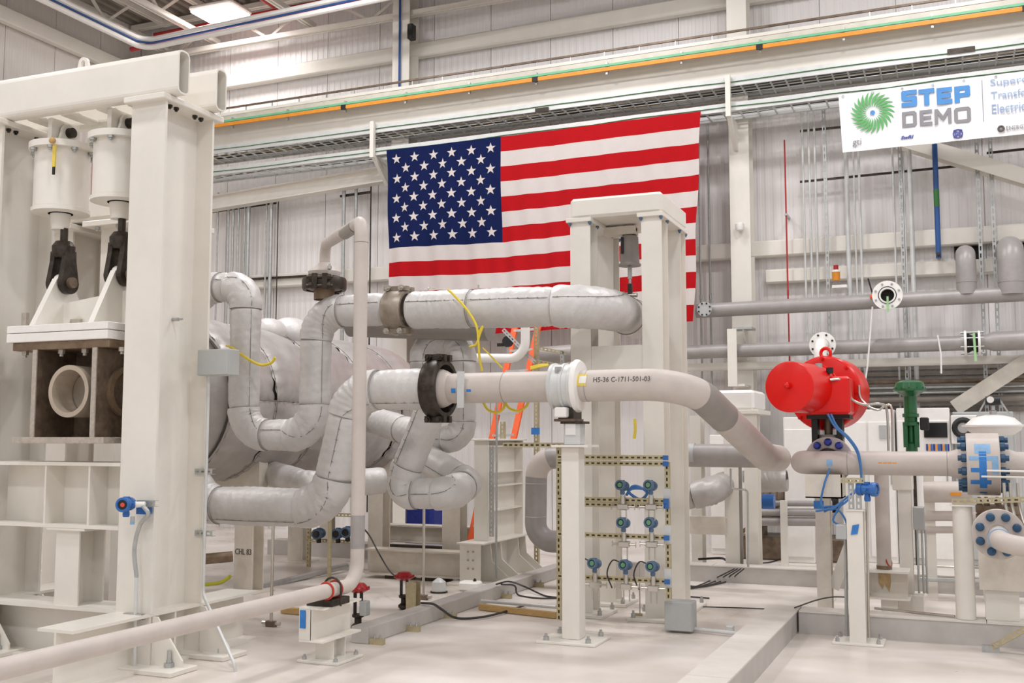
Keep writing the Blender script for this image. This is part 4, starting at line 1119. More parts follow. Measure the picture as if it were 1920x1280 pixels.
# ================================================================ GREY PIPES ON THE WALL
YG = 15.15
def gz(px, py): return at(px, py, Y=YG)
up = thing('upper_wall_pipe', 'upper grey wall pipe starting at the bottom right corner of the flag', 'pipe', gz(1600, 565))
a, b = gz(1306, 583), gz(1960, 548)
MB().tube([a, b], .102, 28).build('pipe_run', 'pipe_grey', up)
q = gz(1326, 582)
MB().cyl((q.x, YG-.05, q.z), (q.x, YG-.16, q.z), .075, n=24).build('branch', 'pipe_grey', up)
MB().lathe([(0, 0), (.105, 0), (.105, .025), (0, .025)], (q.x, YG-.165, q.z), (0, -1, 0), n=28).build('blind_flange', 'box_grey', up)
for k in range(8):
    g = PI/8+k*PI/4; MB().hexbolt((q.x+.085*math.cos(g), YG-.19, q.z+.085*math.sin(g)), (0, -1, 0), .013, .02).build('flange_bolt', 'black_rubber', up)
q = gz(1671, 562)
MB().tube([(q.x, YG-.05, q.z), (q.x-.02, YG-.5, q.z)], .1, 24, caps=False).build('branch', 'pipe_grey', up)
MB().lathe([(.1, 0), (.19, 0), (.19, .03), (.085, .03), (.085, -.1)], (q.x-.02, YG-.5, q.z), (0, -1, 0), n=32).build('open_flange', 'white_paint', up)
MB().lathe([(.105, .031), (.115, .036), (.115, .031)], (q.x-.02, YG-.5, q.z), (0, -1, 0), n=28).build('gasket', 'black_rubber', up)
MB().lathe([(.086, -.05), (0, -.05)], (q.x-.02, YG-.5, q.z), (0, -1, 0), n=24).build('bore', 'dark_void', up)
for k in range(8):
    g = PI/8+k*PI/4; MB().hexbolt((q.x-.02+.155*math.cos(g), YG-.53, q.z+.155*math.sin(g)), (0, -1, 0), .015, .02).build('flange_bolt', 'galvanised', up)
MB().box(q.x-.03, q.x-.005, YG-.56, YG-.535, q.z-.22, q.z-.02).build('green_tie', 'green_strap', up)
for px, top, rr in ((1813, 452, .125), (1898, 440, .165)):
    j = gz(px, 552); t_ = gz(px, top+22)
    MB().tube(bend([(j.x, YG, j.z), (j.x, YG, t_.z), (j.x, YW+.1, t_.z+.02)], rr*1.25, 10), rr, 26).build('wall_branch', 'pipe_grey', up)
    MB().torus((j.x, YG, j.z+.16), (0, 0, 1), rr, .005, 28, 6).build('weld_bead', 'pipe_grey', up)
for nm, px0, px1, py0, py1 in (('wall_opening', 1789, 1840, 462, 500), ('wall_opening', 1872, 1935, 446, 497)):
    a, b = at(px0, py0, Y=15.98), at(px1, py1, Y=15.98)
    MB().box(a.x, b.x, 15.965, 15.985, b.z, a.z).build(nm, 'dark_void', wb)
lw = thing('lower_wall_pipe', 'lower grey wall pipe with a green tied expansion joint', 'pipe', gz(1600, 648))
a, m_, b = gz(1270, 661), gz(1838, 642), gz(1960, 636)
MB().tube([a, m_], .098, 28).build('pipe_run', 'pipe_grey', lw)
MB().tube([gz(1826, 642), gz(1850, 641), gz(1862, 640), b], .1, 28, rf=lambda L, g, i: (.098, .098, .128, .128)[i]).build('large_run', 'pipe_grey', lw)
for px in (1810, 1836):
    q = gz(px, 643); MB().lathe([(.1, 0), (.165, 0), (.165, .03), (.1, .03)], q-V(.015, 0, 0), (1, 0, 0), n=28).build('joint_flange', 'white_paint', lw)
q = gz(1823, 643); MB().lathe([(.10, -.1), (.13, -.05), (.10, 0), (.13, .05), (.10, .1)], q, (1, 0, 0), n=26).build('bellows', 'black_rubber', lw)
for k in range(8):
    g = PI/8+k*PI/4; MB().cyl(q+V(-.14, .148*math.cos(g), .148*math.sin(g)), q+V(.14, .148*math.cos(g), .148*math.sin(g)), .009, n=8).build('tie_rod', 'galvanised', lw)
MB().bar(q+V(.02, -.15, .12), q+V(.03, -.17, -.25), .03, .004, (0, 1, 0)).build('green_tie', 'green_strap', lw)
q = gz(1546, 649)
MB().tube(bend([(q.x, YG-.05, q.z), (q.x, YG-.52, q.z), (q.x, YG-.52, q.z-.75)], .16, 10), .085, 24).build('branch', 'white_paint', lw)
MB().lathe([(.09, 0), (.175, 0), (.175, .03), (.09, .03)], (q.x, YG-.22, q.z), (0, -1, 0), n=32).build('branch_flange', 'white_paint', lw)
for k in range(8):
    g = PI/8+k*PI/4; MB().hexbolt((q.x+.14*math.cos(g), YG-.25, q.z+.14*math.sin(g)), (0, -1, 0), .015, .02).build('flange_bolt', 'black_rubber', lw)
for px, nm in ((1385, 'left'),):
    q1, q2 = gz(1393, 600), gz(1372, 660)
    t = thing('pipe_bracket', 'cream bracket plates carrying the grey pipes on the wall column', 'bracket', (q1.x, YG, 2.6))
    zl_, zu_ = gz(1375, 725).z, gz(1375, 618).z
    MB().box(q2.x-.03, q2.x+.10, YG-.16, YG-.14, zl_, zu_).build('front_plate', 'cream_paint', t)
    MB().poly([(q1.x-.0, YG-.1, q1.z-.10), (q1.x, 15.5, q1.z-.10), (q1.x, 15.5, q1.z-.55), (q1.x, 15.42, q1.z-.55)], .02, (1, 0, 0)).build('arm', 'cream_paint', t)
    MB().box(q1.x-.12, q1.x+.14, YG-.1, YG+.2, q1.z-.135, q1.z-.105).build('shoe', 'galvanised', t)
    MB().box(q2.x-.02, q2.x+.2, YG-.14, 15.5, zl_, zl_+.03).build('shelf', 'cream_paint', t)
# ================================================================ CONDUITS ON THE WALL
YCo = 15.72
def wire_run(px, y0, y1, pw, m, label, grp=None, name='wall_conduit', couple=True, cat='conduit', Y=YCo):
    p = at(px, (y0+y1)/2, Y=Y); za = at(px, y0, Y=Y).z; zb = at(px, y1, Y=Y).z
    r = pw*15.8/2000/2
    t = thing(name, label, cat, (p.x, Y, zb), grp)
    MB().tube([(p.x, Y, za), (p.x, Y, zb)], r, 10).build('tube', m, t)
    if couple:
        MB().cyl((p.x, Y, zb+(za-zb)*.35), (p.x, Y, zb+(za-zb)*.35+.07), r*1.3, n=10).build('coupling', m, t)
    return t
G1 = 'wall conduits left of the crooked pipe'
for px, w_, lab in ((402, 4, 'thin conduit at the far left of the left cluster on the wall'), (422, 5, 'second thin conduit of the left wall cluster'), (431, 6, 'third conduit of the left wall cluster, slightly thicker'),
                 (441, 5, 'fourth conduit of the left wall cluster'), (453, 4, 'fifth conduit of the left wall cluster, thin'), (460, 9, 'thick galvanised conduit of the left wall cluster'),
                 (494, 4, 'thin conduit just left of a thick one behind the lagged arch'), (503, 9, 'thick galvanised conduit right of the left wall cluster'), (516, 2.5, 'slim dark rod right of the thick wall conduit')):
    wire_run(px, 362, 980, w_, 'galvanised' if w_ > 3 else 'dark_steel', lab, G1)
for px, w_, lab in ((641, 8, 'thick wall conduit just left of the crooked beige pipe top'), (664, 7, 'wall conduit hidden behind the crooked beige pipe'), (692, 3, 'slim dark rod between the crooked pipe and the flag')):
    wire_run(px, 345, 960, w_, 'galvanised' if w_ > 4 else 'dark_steel', lab)
for i, (x0, x1_, yy, lab) in enumerate(((398, 518, 389, 'dark strut rail behind the left conduit cluster'), (638, 695, 366, 'dark strut rail behind the conduits by the crooked pipe'), (455, 600, 522, 'lower strut rail behind the left conduit cluster'))):
    a, b = at(x0, yy+ (8 if i==0 else 2), Y=YCo+.05), at(x1_, yy-9 if i == 0 else yy-6, Y=YCo+.05)
    single(MB().bar(a, b, .03, .04), 'strut_rail', 'dark_steel', lab, 'strut')
G2 = 'pair of thin conduits right of the flag'
for px, lab in ((1313, 'left conduit of the thin pair just right of the flag'), (1331, 'right conduit of the thin pair just right of the flag')):
    wire_run(px, 228, 745, 4, 'galvanised', lab, G2)
t = wire_run(1476, 262, 712, 3, 'pipe_red', 'thin red pipe on the wall right of the building column', name='red_pipe', cat='pipe')
p = wloc(t)
for dz in (.4, 2.4): MB().box(p.x-.02, p.x+.02, YCo-.02, 15.995, p.z+dz, p.z+dz+.03).build('pipe_clip', 'galvanised', t)
for px, lab in ((1511, 'left one of three slim conduits left of the banner'), (1523, 'middle one of three slim conduits left of the banner'), (1534, 'right one of three slim conduits left of the banner')):
    wire_run(px, 200, 860, 4, 'galv_light', lab, 'three slim conduits by the banner')
for px, w_, y0, y1, lab in ((1594, 8, 280, 860, 'thick conduit under the left corner of the banner'), (1608, 3, 280, 860, 'very slim conduit right of the thick one under the banner'), (1618, 4.5, 280, 860, 'slim conduit second right of the thick one under the banner'),
                        (1682, 3.5, 276, 860, 'slim conduit under the first letter of the banner'), (1702, 3.5, 272, 860, 'slim conduit left of the thick one under the banner lettering'), (1714, 8, 270, 860, 'thick conduit under the middle of the banner lettering')):
    wire_run(px, y0, y1, w_, 'galv_light', lab)
for px, y0, y1, lab in ((1552, 202, 860, 'slotted wall strut just left of the banner'), (1694, 275, 860, 'slotted wall strut under the banner lettering'), (1840, 258, 860, 'slotted wall strut left of the right wall opening'), (1866, 252, 860, 'slotted wall strut at the far right by the wall opening')):
    p = at(px, 500, Y=YCo); za, zb = at(px, y0, Y=YCo).z, at(px, y1, Y=YCo).z
    single(MB().strut((p.x, YCo, zb), (p.x, YCo, za), (0, -1, 0), w=.05, pitch=.1, slot=.06, sw=.02), 'wall_strut', 'galvanised', lab, 'strut')
for x0, x1_, y0, y1, lab in ((1500, 1840, 341, 307, 'dark horizontal strut behind the conduits below the banner'), (1500, 1580, 246, 238, 'short dark horizontal strut left of the banner'), (1850, 1925, 287, 279, 'thin horizontal rod below the banner at far right')):
    single(MB().bar(at(x0, y0, Y=YCo+.05), at(x1_, y1, Y=YCo+.05), .03, .03), 'strut_rail', 'dark_steel', lab, 'strut')
bl = thing('blue_air_pipe', 'blue vertical air pipe with a green label below the banner', 'pipe', at(1757, 480, Y=15.42))
p = at(1757, 400, Y=15.42)
MB().tube([(p.x, 15.42, at(1757, 270, Y=15.42).z), (p.x, 15.42, at(1757, 484, Y=15.42).z)], .035, 12).build('tube', 'blue_conduit', bl)
MB().tube([(p.x, 15.42, at(1757, 355, Y=15.42).z), (p.x, 15.42, at(1757, 388, Y=15.42).z)], .0365, 12, caps=False).build('green_label', 'green_cap', bl)
MB().hexbolt((p.x, 15.38, at(1757, 478, Y=15.42).z), (0, -1, 0), .03, .05).build('drain_cock', 'dark_steel', bl)
zc_ = at(1757, 474, Y=15.42).z; MB().box(p.x-.02, p.x+.02, 15.40, 15.995, zc_, zc_+.03).build('wall_clip', 'galvanised', bl)
bc = thing('warning_beacon', 'small red and amber beacon on the wall girt', 'beacon', at(1568, 524, Y=15.55))
p = at(1568, 526, Y=15.55)
MB().cyl(p, p+V(0, 0, .12), .055, n=16).build('amber_dome', 'amber', bc)
MB().cyl(p+V(0, 0, .12), p+V(0, 0, .15), .06, n=16).build('collar', 'white_paint', bc)
MB().cyl(p+V(0, 0, .15), p+V(0, 0, .22), .034, n=14).build('red_dome', 'valve_red', bc)
MB().box(p.x-.06, p.x+.14, 15.55, 15.8, p.z-.1, p.z-.06).build('mount', 'white_paint', bc)
cm = thing('wall_camera', 'small white dome camera on the column by the flag', 'camera', at(1387, 425, Y=15.4))
p = at(1387, 425, Y=15.42)
MB().lathe([(0, -.07), (.05, -.05), (.065, 0), (.065, .04), (.03, .06), (0, .06)], p, n=16).build('dome', 'white_paint', cm)
MB().box(p.x-.03, p.x+.03, 15.42, 15.52, p.z+.02, p.z+.06).build('mount', 'white_paint', cm)
# ================================================================ CENTRE SUPPORT FRAME
cf = thing('hanger_frame', 'cream four column frame with a box top in front of the flag', 'support frame', (-2.82, 9.75, 0))
FX = ((-3.256, -3.061), (-2.574, -2.386))
for (a, b) in FX:
    for (y0, y1) in ((9.28, 9.505), (9.99, 10.21)):
        MB().ibeam(((a+b)/2, (y0+y1)/2, .03), ((a+b)/2, (y0+y1)/2, 3.59), y1-y0, b-a, .014, .01, up=(0, 1, 0)).build('column', 'cream_paint', cf)
        MB().cbox(a-.13, b+.13, y0-.12, y1+.12, 0, .03, .004).build('base_plate', 'cream_paint', cf)
        for sx_ in (a-.09, b+.09):
            for sy in (y0-.07, y1+.07): MB().hexbolt((sx_, sy, .03), (0, 0, 1), .02, .06).build('anchor_bolt', 'galvanised', cf)
    MB().cbox(a-.03, b+.02, 9.24, 10.25, 3.59, 3.63, .004).build('cap_plate', 'cream_paint', cf)
    for sx_ in (a-.0, b-.0):
        for sy in (9.27, 9.5, 9.98, 10.22): MB().hexbolt((sx_, sy, 3.59), (0, 0, -1), .017, .03).build('plate_bolt', 'blue_slate', cf)
MB().cbox(-3.257, -2.377, 9.275, 10.23, 3.63, 3.82, .025).build('top_box', 'cream_paint', cf)
MB().bar((-3.06, 9.75, 3.57), (-2.75, 9.75, 3.57), .12, .08).build('hanger_arm', 'cream_scuffed', cf)
for zc in (at(1160, 680, Y=9.4).z,):
    MB().channel((-3.06, 9.36, zc), (-2.575, 9.36, zc), .30, .14, .012, up=(0, -1, 0)).build('cross_channel', 'cream_paint', cf)
    MB().box(-3.06, -2.575, 9.30, 9.44, zc+.13, zc+.15).build('cross_flange', 'cream_paint', cf)
    MB().box(-3.06, -2.575, 9.30, 9.44, zc-.15, zc-.13).build('cross_flange', 'cream_paint', cf)
hx = -2.82
hg = thing('variable_hanger', 'dark grey spring hanger hanging inside the cream frame', 'spring hanger', (hx, 9.75, 3.1))
zb_, zt_ = at(1180, 497, Y=9.75).z, at(1180, 443, Y=9.75).z
MB().lathe([(0, zb_-.01), (.105, zb_-.01), (.108, zb_+.005), (.092, zb_+.02), (.09, zb_+.12), (.083, zt_-.01), (.075, zt_), (0, zt_)], (hx, 9.75, 0), n=32).build('can', 'primer_grey', hg)
MB().box(hx-.06, hx-.035, 9.655, 9.67, zb_+.1, zt_-.02).build('scale_slot', 'black_rubber', hg)
for sx_ in (-.045, .045):
    MB().bar((hx+sx_, 9.75, zt_-.01), (hx+sx_, 9.75, 3.62), .02, .07, (0, 1, 0)).build('lug', 'dark_steel', hg)
MB().cyl((hx-.07, 9.75, zt_+.06), (hx+.07, 9.75, zt_+.06), .02, n=12).build('pin', 'dark_steel', hg)
MB().cyl((hx, 9.75, 2.93), (hx, 9.75, zb_), .012, n=10).build('rod', 'galvanised', hg)
MB().cyl((hx, 9.75, zb_-.13), (hx, 9.75, zb_-.02), .022, n=12).build('turnbuckle', 'galvanised', hg)
MB().box(hx-.02, hx+.02, 9.73, 9.77, 2.90, 3.06).build('clevis', 'dark_steel', hg)
MB().cyl((hx-.07, 9.75, 2.95), (hx+.07, 9.75, 2.95), .022, n=12).build('clevis_pin', 'stainless', hg)
# ================================================================ FRONT POST AND INSTRUMENT RACK
po = thing('square_post', 'cream square post on a bolted base plate at front centre', 'post', (-2.885, 8.147, 0))
px0, px1_ = at(1053, 1190, Y=8.06).x, at(1086, 1190, Y=8.06).x
ztp = at(1066, 838, Y=8.1).z
MB().cbox(px0, px1_, 8.06, 8.22, .02, ztp, .008).build('shaft', 'cream_paint', po)
MB().cbox(px0-.17, px1_+.17, 7.93, 8.35, 0, .022, .004).build('base_plate', 'cream_paint', po)
for sx_ in (px0-.1, px1_+.1):
    for sy in (7.98, 8.30): MB().hexbolt((sx_, sy, .022), (0, 0, 1), .022, .05).build('anchor_bolt', 'galvanised', po)
MB().box(px0-.06, px1_+.10, 8.0, 8.28, ztp, ztp+.018).build('top_plate', 'cream_paint', po)
MB().torus((px0/2+px1_/2, 8.14, 1.27), (0, 0, 1), .112, .003, 4, 4).build('weld_line', 'cream_scuffed', po) if False else None
dd_ = thing('load_plate', 'galvanised slide block with a white label on the square post', 'pipe support', (px0, 8.1, ztp))
MB().cbox(px0+.02, px1_+.01, 8.07, 8.21, ztp+.018, ZBt-.30, .008).build('block', 'galv_light', dd_)
a = at(1060, 790, Y=8.06); b = at(1079, 815, Y=8.06)
MB().box(a.x, b.x, 8.06, 8.07, b.z, a.z).build('label', 'white_label', dd_)
MB().box(px0+.0, px1_+.04, 8.05, 8.23, ZBt-.305, ZBt-.285).build('slide_plate', 'dark_steel', dd_)
YR = 8.72
rk = thing('instrument_rack', 'slotted strut rack standing between the square post and the cream frame', 'rack', (-2.6, YR, 0))
rx0, rx1 = at(1049, 1000, Y=YR).x, at(1253, 1000, Y=YR).x
MB().strut((rx0, YR, .05), (rx0, YR, at(1049, 832, Y=YR).z), (0, -1, 0), back=True).build('upright', ['strut_zinc', 'strut_shade'], rk)
MB().strut((rx1, YR, .28), (rx1, YR, at(1253, 866, Y=YR).z), (0, -1, 0), back=True).build('upright', ['strut_zinc', 'strut_shade'], rk)
RZ = []
for py in (857, 868, 936, 945.5, 1003, 1083):
    z = at(1150, py, Y=YR).z; RZ.append(z)
    MB().strut((rx0, YR-.04, z), (rx1, YR-.04, z), (0, -1, 0), back=True).build('rail', ['strut_zinc', 'strut_shade'], rk)
    MB().box(rx1-.02, rx1+.025, YR-.075, YR-.06, z-.02, z+.02).build('end_cap', 'blue_tx', rk)
z = at(1000, 834, Y=YR).z
single(MB().strut((at(948, 834, Y=YR).x, YR-.04, z), (at(1076, 834, Y=YR).x, YR-.04, z), (0, -1, 0), back=True), 'top_strut', ['strut_zinc', 'strut_shade'], 'slotted strut reaching left from the top of the square post', 'strut')
for z in (RZ[2], RZ[4], RZ[5]):
    MB().box(rx1-.03, rx1+.03, YR-.03, YR-.02, z-.05, z+.1).build('splice_plate', 'galv_light', rk)
def rack_tx(px, py, label):
    p = at(px, py, Y=YR-.10)
    t = thing('rack_transmitter', label, 'transmitter', p, 'blue grey transmitters on the rack')
    transmitter(t, p, (-.12, -.98, .12), 1.0, 'blue_slate', 'blue_slate', 'lcd_green')
    MB().cyl(p+V(0, .01, -.08), p+V(0, .01, -.15), .022, n=12).build('sensor_body', 'stainless', t)
    mb = MB().cbox(p.x-.045, p.x+.045, p.y-.02, p.y+.05, p.z-.20, p.z-.15, .006)
    for sg in (-1, 1): mb.cyl((p.x+sg*.045, p.y+.01, p.z-.175), (p.x+sg*.10, p.y+.01, p.z-.175), .009, n=8); mb.bar((p.x+sg*.10, p.y+.01, p.z-.20), (p.x+sg*.10, p.y+.01, p.z-.15), .008, .008)
    mb.build('manifold', 'stainless', t)
    for sg in (-1, 1): MB().cyl((p.x+sg*.025, p.y+.02, p.z-.20), (p.x+sg*.025, p.y+.02, p.z-.30), .006, n=8).build('impulse_tube', 'stainless', t)
    return p
tops = []
for px, py, lab in ((1167, 910, 'top row left transmitter on the rack'), (1220, 910, 'top row right transmitter on the rack'), (1169, 980, 'middle row left transmitter on the rack'), (1221, 980, 'middle row right transmitter on the rack'),
                  (1115, 1056, 'bottom row left transmitter on the rack'), (1173, 1059, 'bottom row middle transmitter on the rack'), (1224, 1062, 'bottom row right transmitter on the rack')):
    tops.append(rack_tx(px, py, lab))
for i, nm in ((4, 'left'), (5, 'middle'), (6, 'right')):
    p = tops[i]; conduit('signal_cable', spline([p+V(-.045, 0, .02), p+V(-.12, .02, .03), p+V(-.17, .03, -.08), p+V(-.13, .04, -.20)], 6), .006, 'black_cable', 'black cable looping from the bottom row %s transmitter' % nm, 'cable', n=6)
p = at(1200, 922, Y=YR-.03)
conduit('blue_tubing', spline([p+V(-.12, 0, -.03), p+V(-.05, 0, .05), p+V(.06, 0, .0), p+V(.0, 0, -.06), p+V(-.1, 0, 0), p+V(-.04, 0, .03), p+V(.1, .0, .02)], 6), .012, 'blue_wire', 'coiled blue tubing between the top row transmitters', 'tubing')
eb = thing('floor_box', 'plain grey electrical box at the foot of the rack', 'electrical box', (-2.18, 8.7, 0))
a, b = at(1246, 1185, Z=0), at(1297, 1187, Z=0)
MB().cbox(a.x, a.x+.235, a.y, a.y+.16, .015, .255, .008).build('enclosure', 'box_grey', eb)
MB().cbox(a.x+.006, a.x+.229, a.y-.012, a.y, .02, .25, .004).build('cover', 'box_grey', eb)
# ================================================================ CURBS AND LOW BEAMS
def curb(label, a, b, w, h, side):
    """steel containment curb: lid plate on a folded body, from a to b; side gives where its width goes"""
    a, b, sd = Vector(a), Vector(b), Vector(side).normalized(); D = (b-a).normalized(); L = (b-a).length
    t = thing('containment_curb', label, 'curb', (a+b)/2)
    m = sd*(w/2)
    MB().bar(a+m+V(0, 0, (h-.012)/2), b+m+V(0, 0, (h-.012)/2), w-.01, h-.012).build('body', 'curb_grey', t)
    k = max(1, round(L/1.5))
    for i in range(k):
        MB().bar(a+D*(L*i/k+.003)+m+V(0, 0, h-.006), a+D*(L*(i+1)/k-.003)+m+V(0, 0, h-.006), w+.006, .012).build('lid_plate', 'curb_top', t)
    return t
curb('wide grey steel curb running from the lower right corner toward the rear', (-1.30, 3.5, 0), (-1.25, 9.40, 0), .26, .185, (-1, 0, 0))
curb('grey steel curb crossing the lower right in front of the round post', (-1.24, 9.14, 0), (3.0, 9.10, 0), .25, .185, (0, 1, 0))
curb('grey steel curb crossing the floor behind the cream frame', (-4.2, 11.95, 0), (2.4, 12.05, 0), .25, .185, (0, 1, 0))
single(MB().bar((-1.45, 9.45, .004), (-1.4, 11.2, .004), .5, .008), 'floor_plate', 'curb_top', 'pale floor plate with a striped label behind the curb corner', 'floor plate')
for k in range(7):
    pass
bbm = thing('box_beam', 'long pale grey steel box beam lying on the floor at centre', 'beam', (-4.33, 9.4, 0))
MB().tubebox((-4.345, 7.40, .066), (-4.32, 11.9, .066), .16, .132, .01, rad=.012).build('beam_body', 'curb_grey', bbm)
MB().box(-4.42, -4.27, 7.392, 7.402, .004, .128).build('end_plate', 'curb_grey', bbm)
for yy, lab in ((7.42, 'small brass anchor clip at the near end of the box beam'), (8.02, 'second brass anchor clip along the box beam'), (8.72, 'third brass anchor clip along the box beam'), (10.0, 'fourth brass anchor clip along the box beam, by the cables'), (10.9, 'farthest brass anchor clip along the box beam')):
    t = thing('anchor_clip', lab, 'anchor clip', (-4.2, yy, 0))
    MB().box(-4.262, -4.15, yy-.025, yy+.025, 0, .045).build('foot', 'strut_zinc', t)
    for dx in (-.03, .02): MB().hexbolt((-4.2+dx, yy, .045), (0, 0, 1), .012, .03).build('bolt', 'galvanised', t)
# ================================================================ PIPE E, VALVE AND RED ACTUATOR
YE = 9.5
ZE = 1.385
ex0 = at(1500, 868, Y=YE).x
pe = thing('cross_pipe', 'beige pipe running across the right side with orange chalk marks', 'pipe', (0, YE, ZE))
xbl, xbr = at(1812, 868, Y=YE).x, at(1874, 868, Y=YE).x
P = bend([(ex0+.0, 11.2, ZE), (ex0+.0, YE, ZE), (xbl-.12, YE, ZE)], .17, 12)
MB().tube(P, .100, 32).build('pipe_run', 'pipe_beige', pe)
MB().lathe([(.10, -.13), (.135, -.03), (.15, 0)], (xbl, YE, ZE), (1, 0, 0), n=32).build('weld_neck', 'pipe_beige', pe)
MB().lathe([(.15, 0), (.135, .03), (.10, .13), (.10, 1.2)], (xbr, YE, ZE), (1, 0, 0), n=32).build('weld_neck', 'pipe_beige', pe)
for px in (1590, 1776): MB().torus((at(px, 868, Y=YE).x, YE, ZE), (1, 0, 0), .1, .003, 32, 6).build('weld_bead', 'pipe_grey', pe)
def ppatch(px0, px1, a0, a1, m, nm, par, r=.1012):
    x0, x1 = at(px0, 868, Y=YE).x, at(px1, 868, Y=YE).x; n = 6; vv = []
    for i in range(2):
        for j in range(n+1):
            g = a0+(a1-a0)*j/n; vv.append(((x0, x1)[i], YE-r*math.cos(g), ZE+r*math.sin(g)))
    return MB().add(vv, [(j, n+1+j, n+2+j, j+1) for j in range(n)], 0, True).build(nm, m, par)
ppatch(1552, 1563, -.25, .3, 'blue_tape_pale', 'tape_strip', pe)
for k in range(4): ppatch(1648+k*9, 1655+k*9, .0, .10, 'orange_bar', 'chalk_mark', pe)
fl_ = thing('orifice_flange', 'stout bolted flange pair with blue tape at the right', 'flange', ((xbl+xbr)/2, YE, 1.1))
MB().lathe([(0, 0), (.245, 0), (.25, .006), (.25, .006), (.25, xbr-xbl-.006), (.25, xbr-xbl-.006), (.245, xbr-xbl), (0, xbr-xbl)], (xbl, YE, ZE), (1, 0, 0), n=56).build('flange_body', 'pipe_beige', fl_)
for k in range(12):
    g = PI/12+k*PI/6; q = V(xbl, YE+.2*math.cos(g), ZE+.2*math.sin(g))
    MB().lathe([(.03, 0), (.034, -.005), (.034, -.035), (.028, -.04), (.022, -.04), (.022, -.065), (0, -.065)], q, (1, 0, 0), 8, smooth=False).build('stud_nut', 'teal_nut', fl_)
    mb = MB(); mb.lathe([(.03, 0), (.034, .005), (.034, .035), (.028, .04), (.022, .04), (.022, .065), (0, .065)], q+V(xbr-xbl, 0, 0), (1, 0, 0), 8, smooth=False)
    mb.build('stud_nut', 'teal_nut', fl_)
def fpatch(pxa, pxb, pya, pyb, m, up_=0):
    x0, x1 = at(pxa, 870, Y=YE-.25).x, at(pxb, 870, Y=YE-.25).x; n = 6; vv = []
    za, zb = at(1840, pya, Y=YE-.24).z, at(1840, pyb, Y=YE-.24).z
    for i in range(2):
        for j in range(n+1):
            z = max(-.245, min(.245, zb+(za-zb)*j/n-ZE)); vv.append(((x0, x1)[i], YE-math.sqrt((.2515+up_)**2-z*z), ZE+z))
    MB().add(vv, [(j, n+1+j, n+2+j, j+1) for j in range(n)], 0, True).build('tape_strip', m, fl_)
fpatch(1817, 1872, 855, 863, 'blue_tape_pale'); fpatch(1820, 1845, 877, 885, 'blue_tape'); fpatch(1819, 1858, 900, 908, 'blue_tape'); fpatch(1860, 1872, 858, 888, 'blue_tape_pale'); fpatch(1828, 1858, 832, 850, 'blue_tape_pale')
fpatch(1836, 1850, 846, 926, 'blue_tape', .0012)
for dz, px in ((.02, 1850), (-.05, 1840)):
    a = at(px, 882 if dz > 0 else 893, Y=YE-.26); conduit('tap_tube', [a, a+V(.9, .0, -.01)], .008, 'white_paint', 'white tap tube, %s of the two leaving the taped flange' % ('upper' if dz > 0 else 'lower'), 'tubing', n=8)
xv = at(1548, 840, Y=YE).x
av = thing('actuated_valve', 'bright red drum actuator on a black yoke over the pipe', 'valve', (xv, YE, 1.4))
zfl = at(1548, 838, Y=YE).z-.02
MB().lathe([(.0, -.26), (.12, -.26), (.12, .0), (.198, .0), (.202, .005), (.202, .05), (.198, .055), (.11, .055), (.104, .09)], (xv+.01, YE+.17, ZE+.02), (0, -1, 0), n=48).build('body_flange', 'pipe_beige', av)
for k in range(10):
    g = PI/10+k*PI/5; q = V(xv+.01+.155*math.cos(g), YE+.115, ZE+.02+.155*math.sin(g))
    MB().lathe([(.033, 0), (.034, .03), (.027, .045), (.02, .06), (0, .063)], q, (0, -1, 0), n=10).build('flange_nut', 'blue_nut', av)
zfl = ZE+.2
MB().lathe([(.13, ZE+.10), (.13, zfl), (.09, zfl+.005), (.09, zfl+.04), (0, zfl+.04)], (xv, YE+.27, 0), n=32).build('bonnet', 'primer_grey', av)
ax = V(.26, .965, 0).normalized()
cF = at(1480, 725, Y=9.05); 
cM = V(xv+.02, YE+.0, at(1545, 735, Y=YE).z)
# front drum
Ld = (cM-cF).length
MB().lathe([(0, -.012), (.20, -.012), (.208, -.008), (.212, 0), (.212, 0), (.212, .52), (.22, .52), (.22, .55), (0, .55)], cF, ax, n=56).build('spring_drum', 'red_paint', av)
MB().lathe([(.028, -.05), (.03, -.012)], cF+V(0, 0, .01), ax, n=12).build('end_plug', 'red_paint', av)
MB().sphere(cF-ax*.05+V(0, 0, .01), .028, 10).build('plug_cap', 'red_paint', av)
# wide rear drum and body block
cR = at(1548, 737, Y=9.95)
MB().lathe([(0, -.06), (.30, -.06), (.325, -.05), (.335, -.03), (.335, -.03), (.335, .0), (.322, .0), (.322, .22), (.3, .26), (0, .27)], cR, ax, n=60).build('rear_drum', 'red_paint', av)
for k in range(16):
    g = 2*PI*k/16; rr = ax.cross(V(0, 0, 1)).normalized(); q = cR+rr*.31*math.cos(g)+V(0, 0, .31*math.sin(g))-ax*.06
    if k % 2 == 0: MB().hexbolt(q, -ax, .018, .03).build('rim_bolt', 'red_paint', av)
mid = cF+ax*.55; 
MB().cbox(xv-.12, xv+.22, YE-.12, YE+.32, cR.z-.20, cR.z+.12, .02).build('scotch_housing', 'red_paint', av)
mb = MB(); lugp = cR+V(.01, 0, .33)
mb.torus(lugp+V(0, 0, .03), ax, .045, .016, 20, 8); mb.build('eye_lug', 'red_paint', av)
for px, py in ((1535, 692), (1556, 700)):
    q = at(px, py, Y=YE-.08); MB().cyl(q, q+V(0, 0, .05), .03, n=14).build('air_port', 'galvanised' if px < 1550 else 'black_rubber', av)
zy = cR.z-.20
MB().box(xv-.16, xv+.2, YE+.05, YE+.4, zy-.035, zy).build('yoke_plate', 'black_rubber', av)
for sx_ in (-.11, .10):
    MB().box(xv+sx_-.025, xv+sx_+.025, YE+.18, YE+.36, zfl-.05, zy-.03).build('yoke_leg', 'black_rubber', av)
